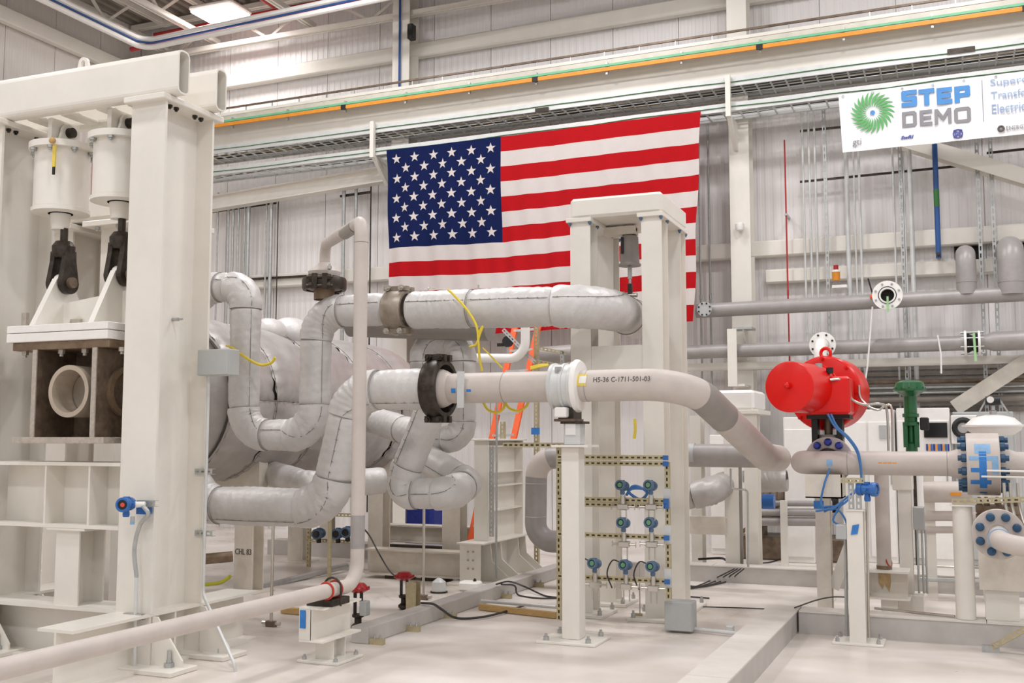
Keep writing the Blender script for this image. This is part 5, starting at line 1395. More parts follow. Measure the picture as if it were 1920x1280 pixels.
MB().cyl((xv, YE+.27, zfl), (xv, YE+.27, zy), .035, n=14).build('stem', 'brown_steel', av)
q = at(1556, 712, Y=YE-.15)
conduit('air_tube', spline([q, at(1578, 712, Y=YE-.1), at(1592, 730, Y=YE), at(1597, 748, Y=YE+.05), at(1620, 758, Y=YE+.1), at(1650, 757, Y=YE+.2), at(1663, 770, Y=YE+.3), at(1666, 845, Y=YE+.3)], 8), .011, 'stainless', 'steel air tube curving right from the red actuator, front one', 'tubing')
conduit('air_tube', spline([at(1610, 722, Y=YE+.3), at(1613, 745, Y=YE+.3), at(1630, 763, Y=YE+.3), at(1648, 768, Y=YE+.35), at(1660, 760, Y=YE+.4), at(1672, 768, Y=YE+.4), at(1674, 848, Y=YE+.4)], 8), .011, 'stainless', 'steel air tube curving right from the red actuator, rear one', 'tubing')
for i, off in enumerate((0, .02)):
    conduit('blue_line', spline([at(1552+i*6, 776, Y=YE-.13), at(1566+i*4, 800, Y=YE-.14), at(1590+i*3, 822, Y=YE-.14), at(1608+i*2, 850, Y=YE-.13), at(1615, 890+i*4, Y=YE-.12), at(1612, 910, Y=YE-.1), at(1580-i*8, 945, Y=YE-.25), at(1545, 950+i*9, Y=YE-.25)], 8), .010, 'blue_wire', '%s blue signal line draped from the actuator over the pipe' % ('front' if i else 'rear'), 'cable', n=6)
conduit('blue_line', spline([at(1556, 878, Y=YE-.15), at(1545, 910, Y=YE-.2), at(1540, 945, Y=YE-.2), at(1560, 955, Y=YE-.3), at(1580, 940, Y=YE-.3), at(1562, 975, Y=YE-.3), at(1588, 985, Y=YE-.25), at(1570, 955, Y=YE-.3), at(1530, 958, Y=YE-.25)], 8), .009, 'blue_wire', 'tangle of blue wire below the taped pipe', 'cable', n=6)
# bracket and leg under the valve
lg = thing('valve_support', 'cream bracket box and braced post under the red valve', 'support', (xv, YE, 0))
zb1 = at(1540, 888, Y=YE).z; zb0 = at(1540, 932, Y=YE).z
MB().box(xv-.16, xv+.14, YE-.14, YE-.125, zb0, zb1).build('bracket_plate', 'cream_scuffed', lg)
MB().box(xv-.16, xv+.14, YE-.14, YE+.16, zb0, zb0+.012).build('bracket_plate', 'cream_scuffed', lg)
MB().box(xv+.13, xv+.14, YE-.14, YE+.16, zb0, zb1).build('bracket_plate', 'cream_scuffed', lg)
x0, x1 = at(1531, 1050, Y=YE+.55).x, at(1558, 1050, Y=YE+.55).x
MB().ibeam(((x0+x1)/2, YE+.62, .012), ((x0+x1)/2, YE+.62, zb0), .16, x1-x0, .01, .008, up=(0, 1, 0)).build('leg', 'cream_scuffed', lg)
MB().cbox(x0-.1, x1+.1, YE+.48, YE+.80, 0, .015, .003).build('foot_plate', 'cream_paint', lg)
for sx_ in (x0-.06, x1+.06): MB().hexbolt((sx_, YE+.52, .015), (0, 0, 1), .018, .05).build('anchor_bolt', 'galvanised', lg)
MB().bar((x1+.01, YE+.6, .25), (x1+.28, YE+.6, .95), .1, .012, (0, 1, 0)).build('brace', 'cream_paint', lg)
MB().box(x0-.01, x1-.05, YE+.53, YE+.538, .96, 1.03).build('blue_tape', 'blue_tape', lg)
# front tower post
YT = 8.91
tp = thing('bracket_post', 'cream square post with a blue tape patch at the right', 'post', (-.76, YT, 0))
x0, x1 = at(1592, 1150, Y=YT-.08).x, at(1623, 1150, Y=YT-.08).x
zt = at(1607, 957, Y=YT).z
MB().ibeam(((x0+x1)/2, YT, .02), ((x0+x1)/2, YT, zt), .16, x1-x0, .012, .01, up=(0, 1, 0)).build('shaft', 'cream_paint', tp)
MB().cbox(x0-.01, x1+.01, YT-.09, YT+.09, zt-.0, zt+.012, .003).build('cap_plate', 'cream_paint', tp)
MB().cbox(x0-.13, x1+.13, YT-.14, YT+.16, 0, .02, .004).build('base_plate', 'cream_paint', tp)
for sx_ in (x0-.09, x1+.09):
    for sy in (-.1, .12): MB().hexbolt((sx_, YT+sy, .02), (0, 0, 1), .018, .04).build('anchor_bolt', 'galvanised', tp)
q = at(1600, 993, Y=YT-.085); MB().poly([q+V(-.02, 0, -.04), q+V(.03, 0, -.03), q+V(.045, 0, .045), q+V(-.005, 0, .035)], .003, (0, -1, 0)).build('blue_tape', 'blue_tape', tp)
st_ = thing('strut_mast', 'twin slotted strut mast standing on the taped post', 'strut', (-.76, YT, zt))
for px in (1596, 1610):
    q = at(px, 930, Y=YT); MB().strut((q.x, YT, zt+.01), (q.x, YT, ZE-.12), (0, -1, 0)).build('upright', 'galvanised', st_)
q = at(1597, 900, Y=YT); MB().strut((q.x-.08, YT-.04, q.z), (q.x+.1, YT-.04, q.z), (0, -1, 0)).build('cross_strut', 'strut_zinc', st_)
sb_ = thing('small_box', 'small pale grey box fixed beside the taped post', 'electrical box', (-.9, YT-.1, .9))
a, b = at(1567, 983, Y=YT-.05), at(1589, 1011, Y=YT-.05)
MB().cbox(a.x, b.x, YT-.08, YT+.02, b.z, a.z, .005).build('enclosure', 'box_grey', sb_)
MB().cbox(a.x+.003, b.x-.003, YT-.09, YT-.08, b.z+.003, a.z-.003, .003).build('cover', 'box_grey', sb_)
conduit('post_conduit', [at(1585, 1010, Y=YT), at(1588, 1192, Y=YT)], .014, 'galvanised', 'galvanised conduit left of the taped post', 'conduit')
conduit('post_conduit', [at(1625, 930, Y=YT), at(1629, 1195, Y=YT)], .011, 'stainless', 'steel tubing right of the taped post', 'tubing')
pt = at(1626, 917, Y=YT-.05)
bt = thing('side_transmitter', 'bright blue transmitter beside the strut mast at the right', 'transmitter', pt)
transmitter(bt, pt, (.95, -.3, 0), 1.25, 'blue_tx', 'blue_tx', 'blue_tx')
# rusty-stained stand and the vertical pipe on it
YV = 10.1
pv = at(1656, 1000, Y=YV)
vp = thing('drop_pipe', 'beige vertical pipe standing on the rust stained stand', 'pipe', (pv.x, YV, .4))
zsb = at(1656, 1070, Y=YV).z
MB().tube([(pv.x, YV, zsb+.03), (pv.x, YV, ZE+.0)], .062, 24).build('pipe_run', 'pipe_beige', vp)
MB().tube([(pv.x, YV, zsb+.02), (pv.x, YV, zsb+.05)], .066, 24).build('foot_ring', 'rust_bare', vp)
MB().torus((pv.x+.04, YV-.01, zsb+.09), (.9, -.3, .3), .05, .007, 20, 6).build('red_band', 'band_red', vp)
sd = thing('stained_stand', 'cream stand with a rust stain below the vertical pipe', 'pipe stand', (pv.x, YV, 0))
x0, x1 = at(1626, 1100, Y=YV-.15).x, at(1706, 1100, Y=YV-.15).x
z0_ = at(1660, 1124, Y=YV-.15).z
MB().box(x0, x1, YV-.16, YV+.16, zsb, zsb+.018).build('top_plate', 'cream_paint', sd)
MB().box(x0, x1, YV-.16, YV+.16, z0_, z0_+.015).build('bottom_plate', 'cream_paint', sd)
MB().box(x0+.02, x1-.02, YV-.03, YV-.015, z0_, zsb).build('web', 'cream_scuffed', sd)
MB().box(x0+.0, x0+.012, YV-.16, YV+.16, z0_, zsb).build('end_plate', 'cream_paint', sd)
MB().poly([(pv.x-.05, YV-.032, z0_+.13), (pv.x-.02, YV-.032, z0_+.07), (pv.x+.0, YV-.032, z0_+.12), (pv.x+.04, YV-.032, z0_+.05), (pv.x+.055, YV-.032, z0_+.14), (pv.x+.05, YV-.032, zsb), (pv.x-.05, YV-.032, zsb)], .002, (0, -1, 0)).build('rust_stain', 'rust_pale', sd)
MB().ibeam(((x0+x1)/2, YV, .012), ((x0+x1)/2, YV, z0_), .14, .14, .01, .008, up=(0, 1, 0)).build('leg', 'cream_paint', sd)
MB().box((x0+x1)/2-.14, (x0+x1)/2+.14, YV-.14, YV+.14, 0, .014).build('foot_plate', 'cream_paint', sd)
# second post with junction box
YQ = 10.5
x0, x1 = at(1686, 1000, Y=YQ).x, at(1711, 1000, Y=YQ).x
sp2 = thing('bracket_post', 'cream post with a grey box on its right side', 'post', (x0, YQ, 0))
MB().ibeam(((x0+x1)/2, YQ, .19), ((x0+x1)/2, YQ, 1.33), .18, x1-x0, .012, .01, up=(0, 1, 0)).build('shaft', 'cream_paint', sp2)
MB().cbox(x0-.04, x1+.02, YQ-.12, YQ+.1, 1.12, 1.3, .01).build('head_block', 'cream_paint', sp2)
MB().box(x0-.08, x1+.08, YQ-.16, YQ+.16, 0, .19).build('plinth', 'cream_paint', sp2)
gb = thing('grey_box', 'grey square electrical box on the post right of the stained stand', 'electrical box', (x1, YQ, 1))
a, b = at(1711, 950, Y=YQ-.1), at(1734, 994, Y=YQ-.1)
MB().cbox(a.x, b.x, YQ-.1, YQ+.02, b.z, a.z, .005).build('enclosure', 'box_grey', gb)
MB().cbox(a.x+.004, b.x-.004, YQ-.11, YQ-.1, b.z+.004, a.z-.004, .003).build('cover', 'box_grey', gb)
for dx in (.03, .07, .1): conduit('box_conduit', [(a.x+dx, YQ-.04, b.z), (a.x+dx, YQ-.04, .2)], .01, 'galvanised', 'thin conduit under the grey square box, %s' % {.03: 'left', .07: 'middle', .1: 'right'}[dx], 'conduit')
# round post on the curb
pr_ = at(1808, 1060, Y=9.22)
rp_ = thing('round_post', 'pale round post standing on the front curb at right', 'post', (pr_.x, 9.24, .185))
ztr = at(1806, 948, Y=9.24).z
MB().cyl((pr_.x, 9.24, .187), (pr_.x, 9.24, ztr), .074, n=32).build('shaft', 'cream_paint', rp_)
MB().box(pr_.x-.09, pr_.x+.09, 9.15, 9.33, ztr, ztr+.012).build('cap_plate', 'cream_paint', rp_)
z = ztr+.035
single(MB().strut((at(1786, 943, Y=9.2).x, 9.2, z), (at(1786, 943, Y=9.2).x+.75, 9.0, z+.05), (0, -1, 0)), 'strut_rail', 'strut_zinc', 'slotted strut lying on the round post below the taped flange', 'strut')
# bolted flange stack facing the camera
YFc = 8.95
qf = at(1872, 1001, Y=YFc); rf_ = .185
nf = thing('nozzle_flange', 'round flange with blue nuts and a bent nozzle at far right', 'flange', (qf.x, YFc, .7))
MB().lathe([(.07, .03), (rf_, .03), (rf_+.003, .025), (rf_+.003, .025), (rf_+.003, -.03), (rf_, -.035), (0, -.035)], qf, (0, -1, 0), n=48).build('flange_disc', 'pipe_beige', nf)
for k in range(8):
    g = PI/8+k*PI/4; q = qf+V(.138*math.cos(g), -.03, .138*math.sin(g))
    MB().lathe([(.03, 0), (.032, .006), (.032, .03), (.024, .045), (0, .05)], q, (0, -1, 0), n=14).build('blue_nut', 'teal_nut', nf)
P = bend([qf, qf+V(0, -.33, -.035), qf+V(.6, -.42, -.12)], .15, 10)
MB().tube(P, .072, 28).build('nozzle', 'pipe_beige', nf)
MB().torus(P[1]+V(0, -.0, 0), (0, -1, 0), .075, .005, 28, 6).build('weld_bead', 'blue_tape_pale', nf)
qs = at(1872, 955, Y=9.3)
MB().lathe([(0, -.20), (.14, -.20), (.14, -.05), (.165, -.05), (.165, .02), (.155, .02), (.155, .03), (.165, .03), (.165, .09), (.1, .09), (0, .1)], (qs.x, 9.35, qs.z-.06), n=40).build('valve_body', 'rust_bare', nf)
for k in range(10):
    g = PI/10+k*PI/5; q = V(qs.x+.14*math.cos(g), 9.35+.14*math.sin(g), qs.z+.03)
    MB().hexbolt(q, (0, 0, 1), .024, .06).build('stack_bolt', 'brown_steel', nf)
MB().box(qs.x-.12, qs.x+.12, 9.25, 9.45, 0.186, qs.z-.24).build('pedestal', 'cream_paint', nf)
MB().box(qs.x-.16, qs.x+.5, 9.2, 9.215, .42, .74).build('pedestal_plate', 'cream_scuffed', nf)
q = at(1858, 1222, Z=0); t = thing('brace_strut', 'slotted strut brace slanting up from its grey foot on the floor at lower right', 'strut', q)
MB().strut(q+V(0, 0, .03), (.75, 8.6, .45), (0, -1, .3)).build('strut', 'strut_zinc', t)
MB().box(q.x-.06, q.x+.06, q.y-.03, q.y+.03, 0, .05).build('foot', 'galvanised', t)
# steel tubing at far right
for i, px in enumerate((1882, 1894, 1908)):
    conduit('steel_tube', spline([at(px, 905, Y=9.1), at(px+3, 945, Y=9.1), at(px+14, 985, Y=9.05), at(px+30, 1010, Y=9.0)], 6), .012, 'stainless', 'bright steel tube sweeping down at far right, %s of three' % ('left', 'middle', 'right')[i], 'tubing')
# ================================================================ GREEN AND WHITE DIAPHRAGM ACTUATORS
pg = at(1706, 735, Y=10.8)
gv = thing('green_actuator', 'dark green diaphragm actuator standing behind the cross pipe', 'valve', (pg.x, 10.8, 1.3))
za = at(1706, 735, Y=10.8).z
MB().lathe([(0, .085), (.08, .08), (.125, .06), (.135, .02), (.14, .0), (.148, 0), (.148, -.02), (.13, -.025), (.07, -.06), (.06, -.07), (.058, -.32), (.05, -.34), (.03, -.36), (.03, -.50), (.05, -.52), (.055, -.6), (0, -.6)], (pg.x, 10.8, za+.03), n=36).build('diaphragm_case', 'green_paint', gv)
for k in range(12):
    g = k*PI/6; MB().hexbolt((pg.x+.138*math.cos(g), 10.8+.138*math.sin(g), za+.03), (0, 0, 1), .009, .016).build('rim_bolt', 'green_paint', gv)
for zz in (-.22, -.30): MB().lathe([(.06, -.02), (.075, -.015), (.075, .015), (.06, .02)], (pg.x, 10.8, za+zz), n=18).build('collar', 'green_paint', gv)
MB().box(pg.x-.07, pg.x-.03, 10.75, 10.85, za-.52, za-.30).build('yoke_arm', 'green_paint', gv)
MB().box(pg.x+.03, pg.x+.07, 10.75, 10.85, za-.52, za-.30).build('yoke_arm', 'green_paint', gv)
MB().cbox(pg.x+.08, pg.x+.16, 10.74, 10.86, za-.36, za-.24, .01).build('positioner', 'black_rubber', gv)
pw = at(1863, 798, Y=10.4)
wv = thing('white_actuator', 'white lens shaped diaphragm actuator at the far right', 'valve', (pw.x, 10.4, pw.z-.1))
MB().lathe([(0, .10), (.06, .098), (.17, .07), (.225, .02), (.235, .008), (.262, .008), (.262, -.008), (.235, -.008), (.22, -.04), (.15, -.085), (0, -.09)], (pw.x, 10.4, pw.z), n=48).build('diaphragm_case', 'white_paint', wv)
MB().lathe([(.03, .1), (.03, .13), (.018, .14), (.018, .2), (0, .2)], (pw.x, 10.4, pw.z), n=16).build('top_boss', 'galvanised', wv)
MB().cyl((pw.x-.06, 10.38, pw.z+.22), (pw.x+.06, 10.38, pw.z+.22), .04, n=16).build('position_switch', 'black_rubber', wv)
MB().cyl((pw.x-.02, 10.33, pw.z+.23), (pw.x-.02, 10.40, pw.z+.23), .03, n=14).build('gauge', 'white_paint', wv)
for sx_ in (-.14, .15): MB().bar((pw.x+sx_, 10.4, pw.z+.07), (pw.x+sx_*.35, 10.4, pw.z+.24), .014, .014).build('strap', 'galvanised', wv)
MB().cyl((pw.x, 10.4, 1.0), (pw.x, 10.4, pw.z-.08), .045, n=16).build('yoke_column', 'white_paint', wv)
MB().cyl((pw.x, 10.4, .19), (pw.x, 10.4, 1.0), .09, n=16).build('body_column', 'cream_paint', wv)
# ================================================================ STEEL BEHIND: second hanger frame, pipes
f3 = thing('rear_hanger_frame', 'cream frame with a boxy white head behind the sloping bare pipe', 'support frame', (-2.1, 12.6, 0))
Y3 = 12.35
bx0, bx1 = at(1352, 750, Y=Y3).x, at(1414, 750, Y=Y3).x
zt3 = at(1385, 731, Y=Y3).z; zb3 = at(1385, 768, Y=Y3).z
MB().cbox(bx0-.2, bx1, Y3, Y3+.8, zb3, zt3, .03).build('head_box', 'white_paint', f3)
MB().cbox(bx0-.2, bx1+.05, Y3-.05, Y3+.85, zb3-.05, zb3-.0, .005).build('cap_plate', 'cream_paint', f3)
for px0, px1 in ((1359, 1386), (1397, 1422)):
    a, b = at(px0, 950, Y=Y3).x, at(px1, 950, Y=Y3).x
    MB().ibeam(((a+b)/2, Y3+.1, 0), ((a+b)/2, Y3+.1, zb3-.05), .22, b-a, .014, .01, up=(0, 1, 0)).build('column', 'cream_paint', f3)
a, b = at(1296, 950, Y=12.9).x, at(1316, 950, Y=12.9).x
MB().ibeam(((a+b)/2, 13.0, 0), ((a+b)/2, 13.0, zb3-.05), .22, b-a, .014, .01, up=(0, 1, 0)).build('column', 'cream_paint', f3)
z0_, z1_ = at(1330, 1001, Y=12.3).z, at(1330, 968, Y=12.3).z
MB().channel((at(1290, 985, Y=12.3).x, 12.3, (z0_+z1_)/2), (at(1362, 985, Y=12.3).x, 12.3, (z0_+z1_)/2), z1_-z0_, .1, .012, up=(0, -1, 0)).build('cross_channel', 'cream_scuffed', f3)
hb = thing('horizontal_pipe', 'grey horizontal pipe behind the foot of the sloping bare pipe', 'pipe', at(1370, 853, Y=11.3))
a, b = at(1255, 853, Y=11.3), at(1452, 855, Y=11.3)
MB().tube([a, b], .122, 32).build('pipe_run', 'pipe_grey', hb)
MB().tube([a+V(0, 0, .0), at(1304, 853, Y=11.3)], .1235, 32, caps=False).build('pale_band', 'box_grey', hb)
conduit('drain_tube', bend([at(1370, 878, Y=11.25), at(1371, 916, Y=11.25), at(1402, 918, Y=11.25), at(1403, 1062, Y=11.6)], .04), .011, 'galvanised', 'thin drain tube dropping from the grey horizontal pipe', 'tubing')
lagged('dark_lagged_pipe', 'grey lagged pipe with a dark tie left of the white frame', bend([at(1270, 935, Y=12.0), at(1330, 922, Y=12.0), at(1362, 905, Y=12.5)], .3), .145, [.35, .7], m='vessel_fabric')
lagged('dark_lagged_pipe', 'grey lagged pipe end behind the foot of the bare pipe', [at(1412, 902, Y=12.8), at(1476, 900, Y=12.8)], .135, [.5], m='vessel_fabric')
for yv, r, lab in ((943, .035, 'uppermost of three thin pipes low behind the white frame'), (960, .05, 'middle of three thin pipes low behind the white frame'), (977, .055, 'lowest of three thin pipes low behind the white frame')):
    conduit('low_pipe', [at(1405, yv, Y=13.6), at(1560, yv+1, Y=13.6)], r, 'pipe_grey', lab, 'pipe', n=16)
a = at(1470, 990, Y=13.5); single(MB().box(a.x-.04, a.x+.04, 13.48, 13.56, 0, at(1470, 938, Y=13.5).z), 'pipe_post', 'cream_paint', 'small cream post in front of the three thin pipes', 'post')
q = at(1430, 940, Y=13.2); single(MB().cyl((q.x, 13.2, q.z), (q.x+.14, 13.2, q.z), .09, n=20), 'blue_valve', 'blue_tx', 'blue round valve end behind the white frame', 'valve')
for (y0, x0, x1, r, lab) in ((922, 1732, 1822, .105, 'beige pipe with an orange mark behind the round post'), (967, 1732, 1900, .05, 'upper thin beige pipe behind the round post'), (993, 1722, 1900, .035, 'lower thin beige pipe behind the round post')):
    t = thing('rear_pipe', lab, 'pipe', at((x0+x1)/2, y0, Y=11.6))
    MB().tube([at(x0, y0, Y=11.6), at(x1, y0, Y=11.6)], r, 20).build('pipe_run', 'pipe_beige', t)
    if r > .1: MB().box(at(1748, 0, Y=11.5).x, at(1768, 0, Y=11.5).x, 11.49, 11.5, at(1750, 928, Y=11.5).z, at(1750, 922, Y=11.5).z).build('chalk_mark', 'orange_bar', t)
for px in (1745, 1850): single(MB().box(at(px, 1000, Y=11.7).x-.05, at(px, 1000, Y=11.7).x+.05, 11.60, 11.70, 0, 1.35), 'pipe_post', 'cream_paint', 'small cream post under the rear beige pipes, %s' % ('left' if px < 1800 else 'right'), 'post')
# big grey U pipe left of the post
YU = 10.9
lu = thing('grey_return_pipe', 'large grey U shaped pipe between the steel tower and the square post', 'pipe', at(1010, 950, Y=YU))
P = bend([at(1075, 858, Y=YU), at(1006, 858, Y=YU), at(1004, 1016, Y=YU), at(1075, 1014, Y=YU)], [.26, .26], 12)
MB().tube(P, .118, 32).build('pipe_run', 'pipe_grey', lu)
MB().tube(P[3:14], .1195, 32, caps=False).build('pale_elbow', 'pipe_beige', lu)
for yv in (906, 968): q = at(1005, yv, Y=YU); MB().torus((q.x, YU, q.z), (0, 0, 1), .118, .004, 32, 6).build('weld_bead', 'pipe_beige', lu)
MB().box(P[-1].x-.15, P[-1].x+.1, YU-.1, YU+.1, 0, P[-1].z-.11).build('pipe_shoe', 'cream_scuffed', lu)
# ================================================================ TOWER AND SKID BEHIND THE PIPES
YTW = 10.9
a, b = at(889, 950, Y=YTW).x, at(915, 950, Y=YTW).x
tw = thing('stiffened_tower', 'cream stiffened girder tower on a gusseted foot behind the pipes', 'steel tower', ((a+b)/2, 10.9, 0))
yr = at(981, 950, X=b).y
ztw, zbw = at(900, 826, Y=YTW).z, at(900, 1014, Y=YTW).z
MB().box(a, b, YTW, YTW+.02, zbw, ztw).build('front_flange', 'cream_paint', tw)
MB().box(a, b, yr-.02, yr, zbw, ztw).build('rear_flange', 'cream_paint', tw)
MB().box(a+.05, a+.065, YTW+.02, yr-.02, zbw, ztw).build('web', 'cream_paint', tw)
for py in (836, 884, 910, 955):
    z = at(985 if False else 940, py, X=b).z; MB().box(a+.065, b-.005, YTW+.02, yr-.02, z-.008, z+.008).build('stiffener', 'cream_paint', tw)
MB().cbox(a-.2, b+.03, YTW-.05, yr+.05, ztw, ztw+.02, .004).build('top_plate', 'cream_paint', tw)
MB().cbox(a-.1, b+.06, YTW-.25, yr+.08, zbw-.02, zbw, .004).build('foot_flange', 'cream_paint', tw)
MB().box(a+.05, a+.065, YTW-.18, yr+.05, .03, zbw-.02).build('foot_web', 'cream_paint', tw)
MB().box(a-.08, b-.0, YTW-.2, YTW-.185, .03, zbw-.02).build('foot_end', 'cream_paint', tw)
for yy in (YTW+.0, YTW+.28, yr-.25, yr-.02):
    MB().poly([(a+.06, yy, .03), (b+.26, yy, .03), (b+.26, yy, .07), (b+.05, yy, zbw-.22), (b+.03, yy, zbw-.02), (a+.06, yy, zbw-.02)], .014, (0, 1, 0)).build('gusset', 'cream_paint', tw)
MB().cbox(a-.2, b+.29, YTW-.28, yr+.1, 0, .03, .004).build('base_plate', 'cream_paint', tw)
q = at(886, 1075, Y=YTW-.2)
for i in range(2):
    for k in range(3): MB().hexbolt((a+.02+i*.06, YTW-.2, .18+k*.09), (0, -1, 0), .012, .015).build('splice_bolt', 'galvanised', tw)
q = at(922, 900, Y=YTW-.03)
single(MB().strut((q.x, YTW-.03, at(922, 1005, Y=YTW).z), (q.x, YTW-.03, at(922, 836, Y=YTW).z), (0, -1, 0)), 'strut_riser', 'galvanised', 'slotted riser with conduit on the front of the steel tower', 'strut')
conduit('tower_conduit', [at(932, 680, Y=YTW-.08), at(930, 1085, Y=YTW-.08)], .012, 'galvanised', 'slim conduit rising in front of the steel tower', 'conduit')
sk = thing('skid_girder', 'long cream skid girder low behind the pipes', 'girder', (-5.6, 11, 0))
zk1, zk0 = at(790, 1031, Y=10.9).z, at(790, 1080, Y=10.9).z
xk0, xk1 = at(690, 1050, Y=10.9).x, a-.08
MB().ibeam((xk0, 10.95, (zk1+zk0)/2), (xk1, 10.95, (zk1+zk0)/2), zk1-zk0, .25, .02, .012).build('girder', 'cream_scuffed', sk)
for xx in (xk0+.4, xk1-.4): MB().box(xx-.15, xx+.15, 10.85, 11.05, 0, zk0).build('shim_block', 'dark_steel', sk)
zk = at(790, 985, Y=12.2).z
MB().box(at(705, 990, Y=11.95).x, at(900, 990, Y=11.95).x, 11.9, 12.0, .12, zk-.22).build('shade_panel', 'dark_steel', sk)  # dark sheet added to stand for the deep shadow inside the skid
MB().ibeam((at(705, 990, Y=12.2).x, 12.2, zk-.1), (at(905, 990, Y=12.2).x, 12.2, zk-.1), .22, .25, .02, .012).build('rear_girder', 'cream_scuffed', sk)
for i, (px0, px1, Y, z1p, lab) in enumerate(((829, 862, 11.25, 940, 'taupe steel column behind the folded lagged pipe'), (440, 474, 9.3, 962, 'taupe stencilled post under the lower lagged loop'), (540, 565, 11.78, 905, 'cream post farther back under the vessel'),
                                       (690, 716, 11.3, 880, 'taupe column just right of the thin riser'))):
    x0, x1 = at(px0, 1000, Y=Y).x, at(px1, 1000, Y=Y).x
    t = thing('support_column', lab, 'column', ((x0+x1)/2, Y, 0))
    MB().ibeam(((x0+x1)/2, Y+.1, .015), ((x0+x1)/2, Y+.1, at(px0, z1p, Y=Y).z), .2, x1-x0, .012, .01, up=(0, 1, 0)).build('shaft', 'cream_scuffed', t)
    MB().box(x0-.1, x1+.1, Y-.08, Y+.28, 0, .015).build('base_plate', 'cream_scuffed', t)
    if i == 1: text('CHL 83', 'stencil', V((x0+x1)/2+.0, Y-.003, .42), .07, 'ink', t, w=.2, h=.06, center=True, tilt=0)
# cross girder far left rear, grey curb under vessel
single(MB().bar((-8.8, 12.6, .1), (-5.2, 12.6, .1), .3, .2), 'rear_curb', 'curb_grey', 'grey curb on the floor under the vessel', 'curb')
conduit('floor_pipe', [at(395, 1125, Y=8.9), at(650, 1060, Y=11.2)], .035, 'galvanised', 'galvanised pipe lying on the floor behind the thin riser', 'pipe')
conduit('cut_pipe', [at(380, 1048, Y=9.0), at(436, 1043, Y=9.2)], .055, 'rust_bare', 'short bare brown pipe end by the stencilled post', 'pipe', n=20)
for px, y0, y1, Y, m, lab in ((512, 985, 1195, 7.75, 'stainless', 'thin steel standpipe in front of the lower loop'), (619, 960, 1090, 8.9, 'strut_zinc', 'olive strut post just left of the thin riser'), (795, 945, 1115, 9.6, 'stainless', 'thin steel standpipe below the folded lagged pipe')):
    a_, b_ = at(px, y0, Y=Y), at(px, y1, Y=Y); t = thing('standpipe', lab, 'tubing', b_)
    MB().tube([(a_.x, Y, a_.z), (a_.x, Y, max(b_.z, .0))], .014 if m == 'stainless' else .02, 10).build('tube', m, t)
    MB().cbox(a_.x-.05, a_.x+.05, Y-.02, Y+.02, 0, .05, .006).build('foot_valve', 'brown_steel', t)
    MB().cyl((a_.x-.09, Y, .03), (a_.x+.09, Y, .03), .016, n=10).build('foot_tee', 'stainless', t)
# red topped valves by the box beam
def redvalve(px, py, Y, label):
    p = at(px, py, Y=Y); t = thing('red_valve', label, 'valve', (p.x, Y, 0))
    z = p.z
    MB().lathe([(0, .045), (.05, .04), (.075, .015), (.085, 0), (.095, 0), (.095, -.012), (.075, -.02), (.05, -.035), (0, -.035)], (p.x, Y, z), n=28).build('diaphragm_case', 'valve_red', t)
    for k in range(10):
        g = k*PI/5; MB().hexbolt((p.x+.088*math.cos(g), Y+.088*math.sin(g), z), (0, 0, 1), .008, .014).build('rim_bolt', 'valve_red', t)
    for sx_ in (-.03, .03): MB().box(p.x+sx_-.008, p.x+sx_+.008, Y-.015, Y+.015, .12, z-.02).build('yoke_arm', 'black_rubber', t)
    MB().lathe([(.03, .0), (.055, .02), (.055, .04), (.03, .06), (.03, .1), (.05, .11), (.05, .13), (0, .14)], (p.x, Y, 0.0), n=18).build('body', 'dark_steel', t)
    MB().cbox(p.x+.04, p.x+.10, Y-.05, Y+.03, z-.22, z-.10, .006).build('positioner', 'box_grey', t)
    return p
redvalve(672, 1102, 7.9, 'small red capped valve right behind the pipe stand')
pv2 = redvalve(758, 1080, 9.0, 'small red capped valve beside the box beam')
q = at(775, 1115, Y=8.9); single(MB().ibeam((q.x, 8.9, 0), (q.x, 8.9, at(775, 1090, Y=8.9).z), .1, .1, .01, .008, up=(0, 1, 0)), 'stub_post', 'strut_zinc', 'short tan steel stub post beside the second red valve', 'post')
for px, py, label in ((823, 1105, 'round white junction fitting beside the box beam'),):
    p = at(px, py, Z=.03); t = thing('white_fitting', label, 'fitting', (p.x, p.y, 0))
    MB().lathe([(.075, .0), (.078, .02), (.07, .11), (.04, .135), (.015, .15), (0, .15)], (p.x, p.y, 0), n=12, smooth=False).build('cover', 'galv_light', t)
    MB().lathe([(0, 0), (.09, 0), (.09, .015), (0, .015)], (p.x, p.y, 0), n=18).build('base', 'dark_steel', t)
p = at(882, 1098, Z=.05); t = thing('white_pad', 'low white clamp block at the foot of the steel tower', 'block', (p.x, p.y, 0))
MB().cbox(p.x-.11, p.x+.11, p.y-.08, p.y+.08, 0, .1, .02).build('block', 'white_paint', t); MB().hexbolt((p.x+.05, p.y, .1), (0, 0, 1), .018, .03).build('bolt', 'dark_steel', t)
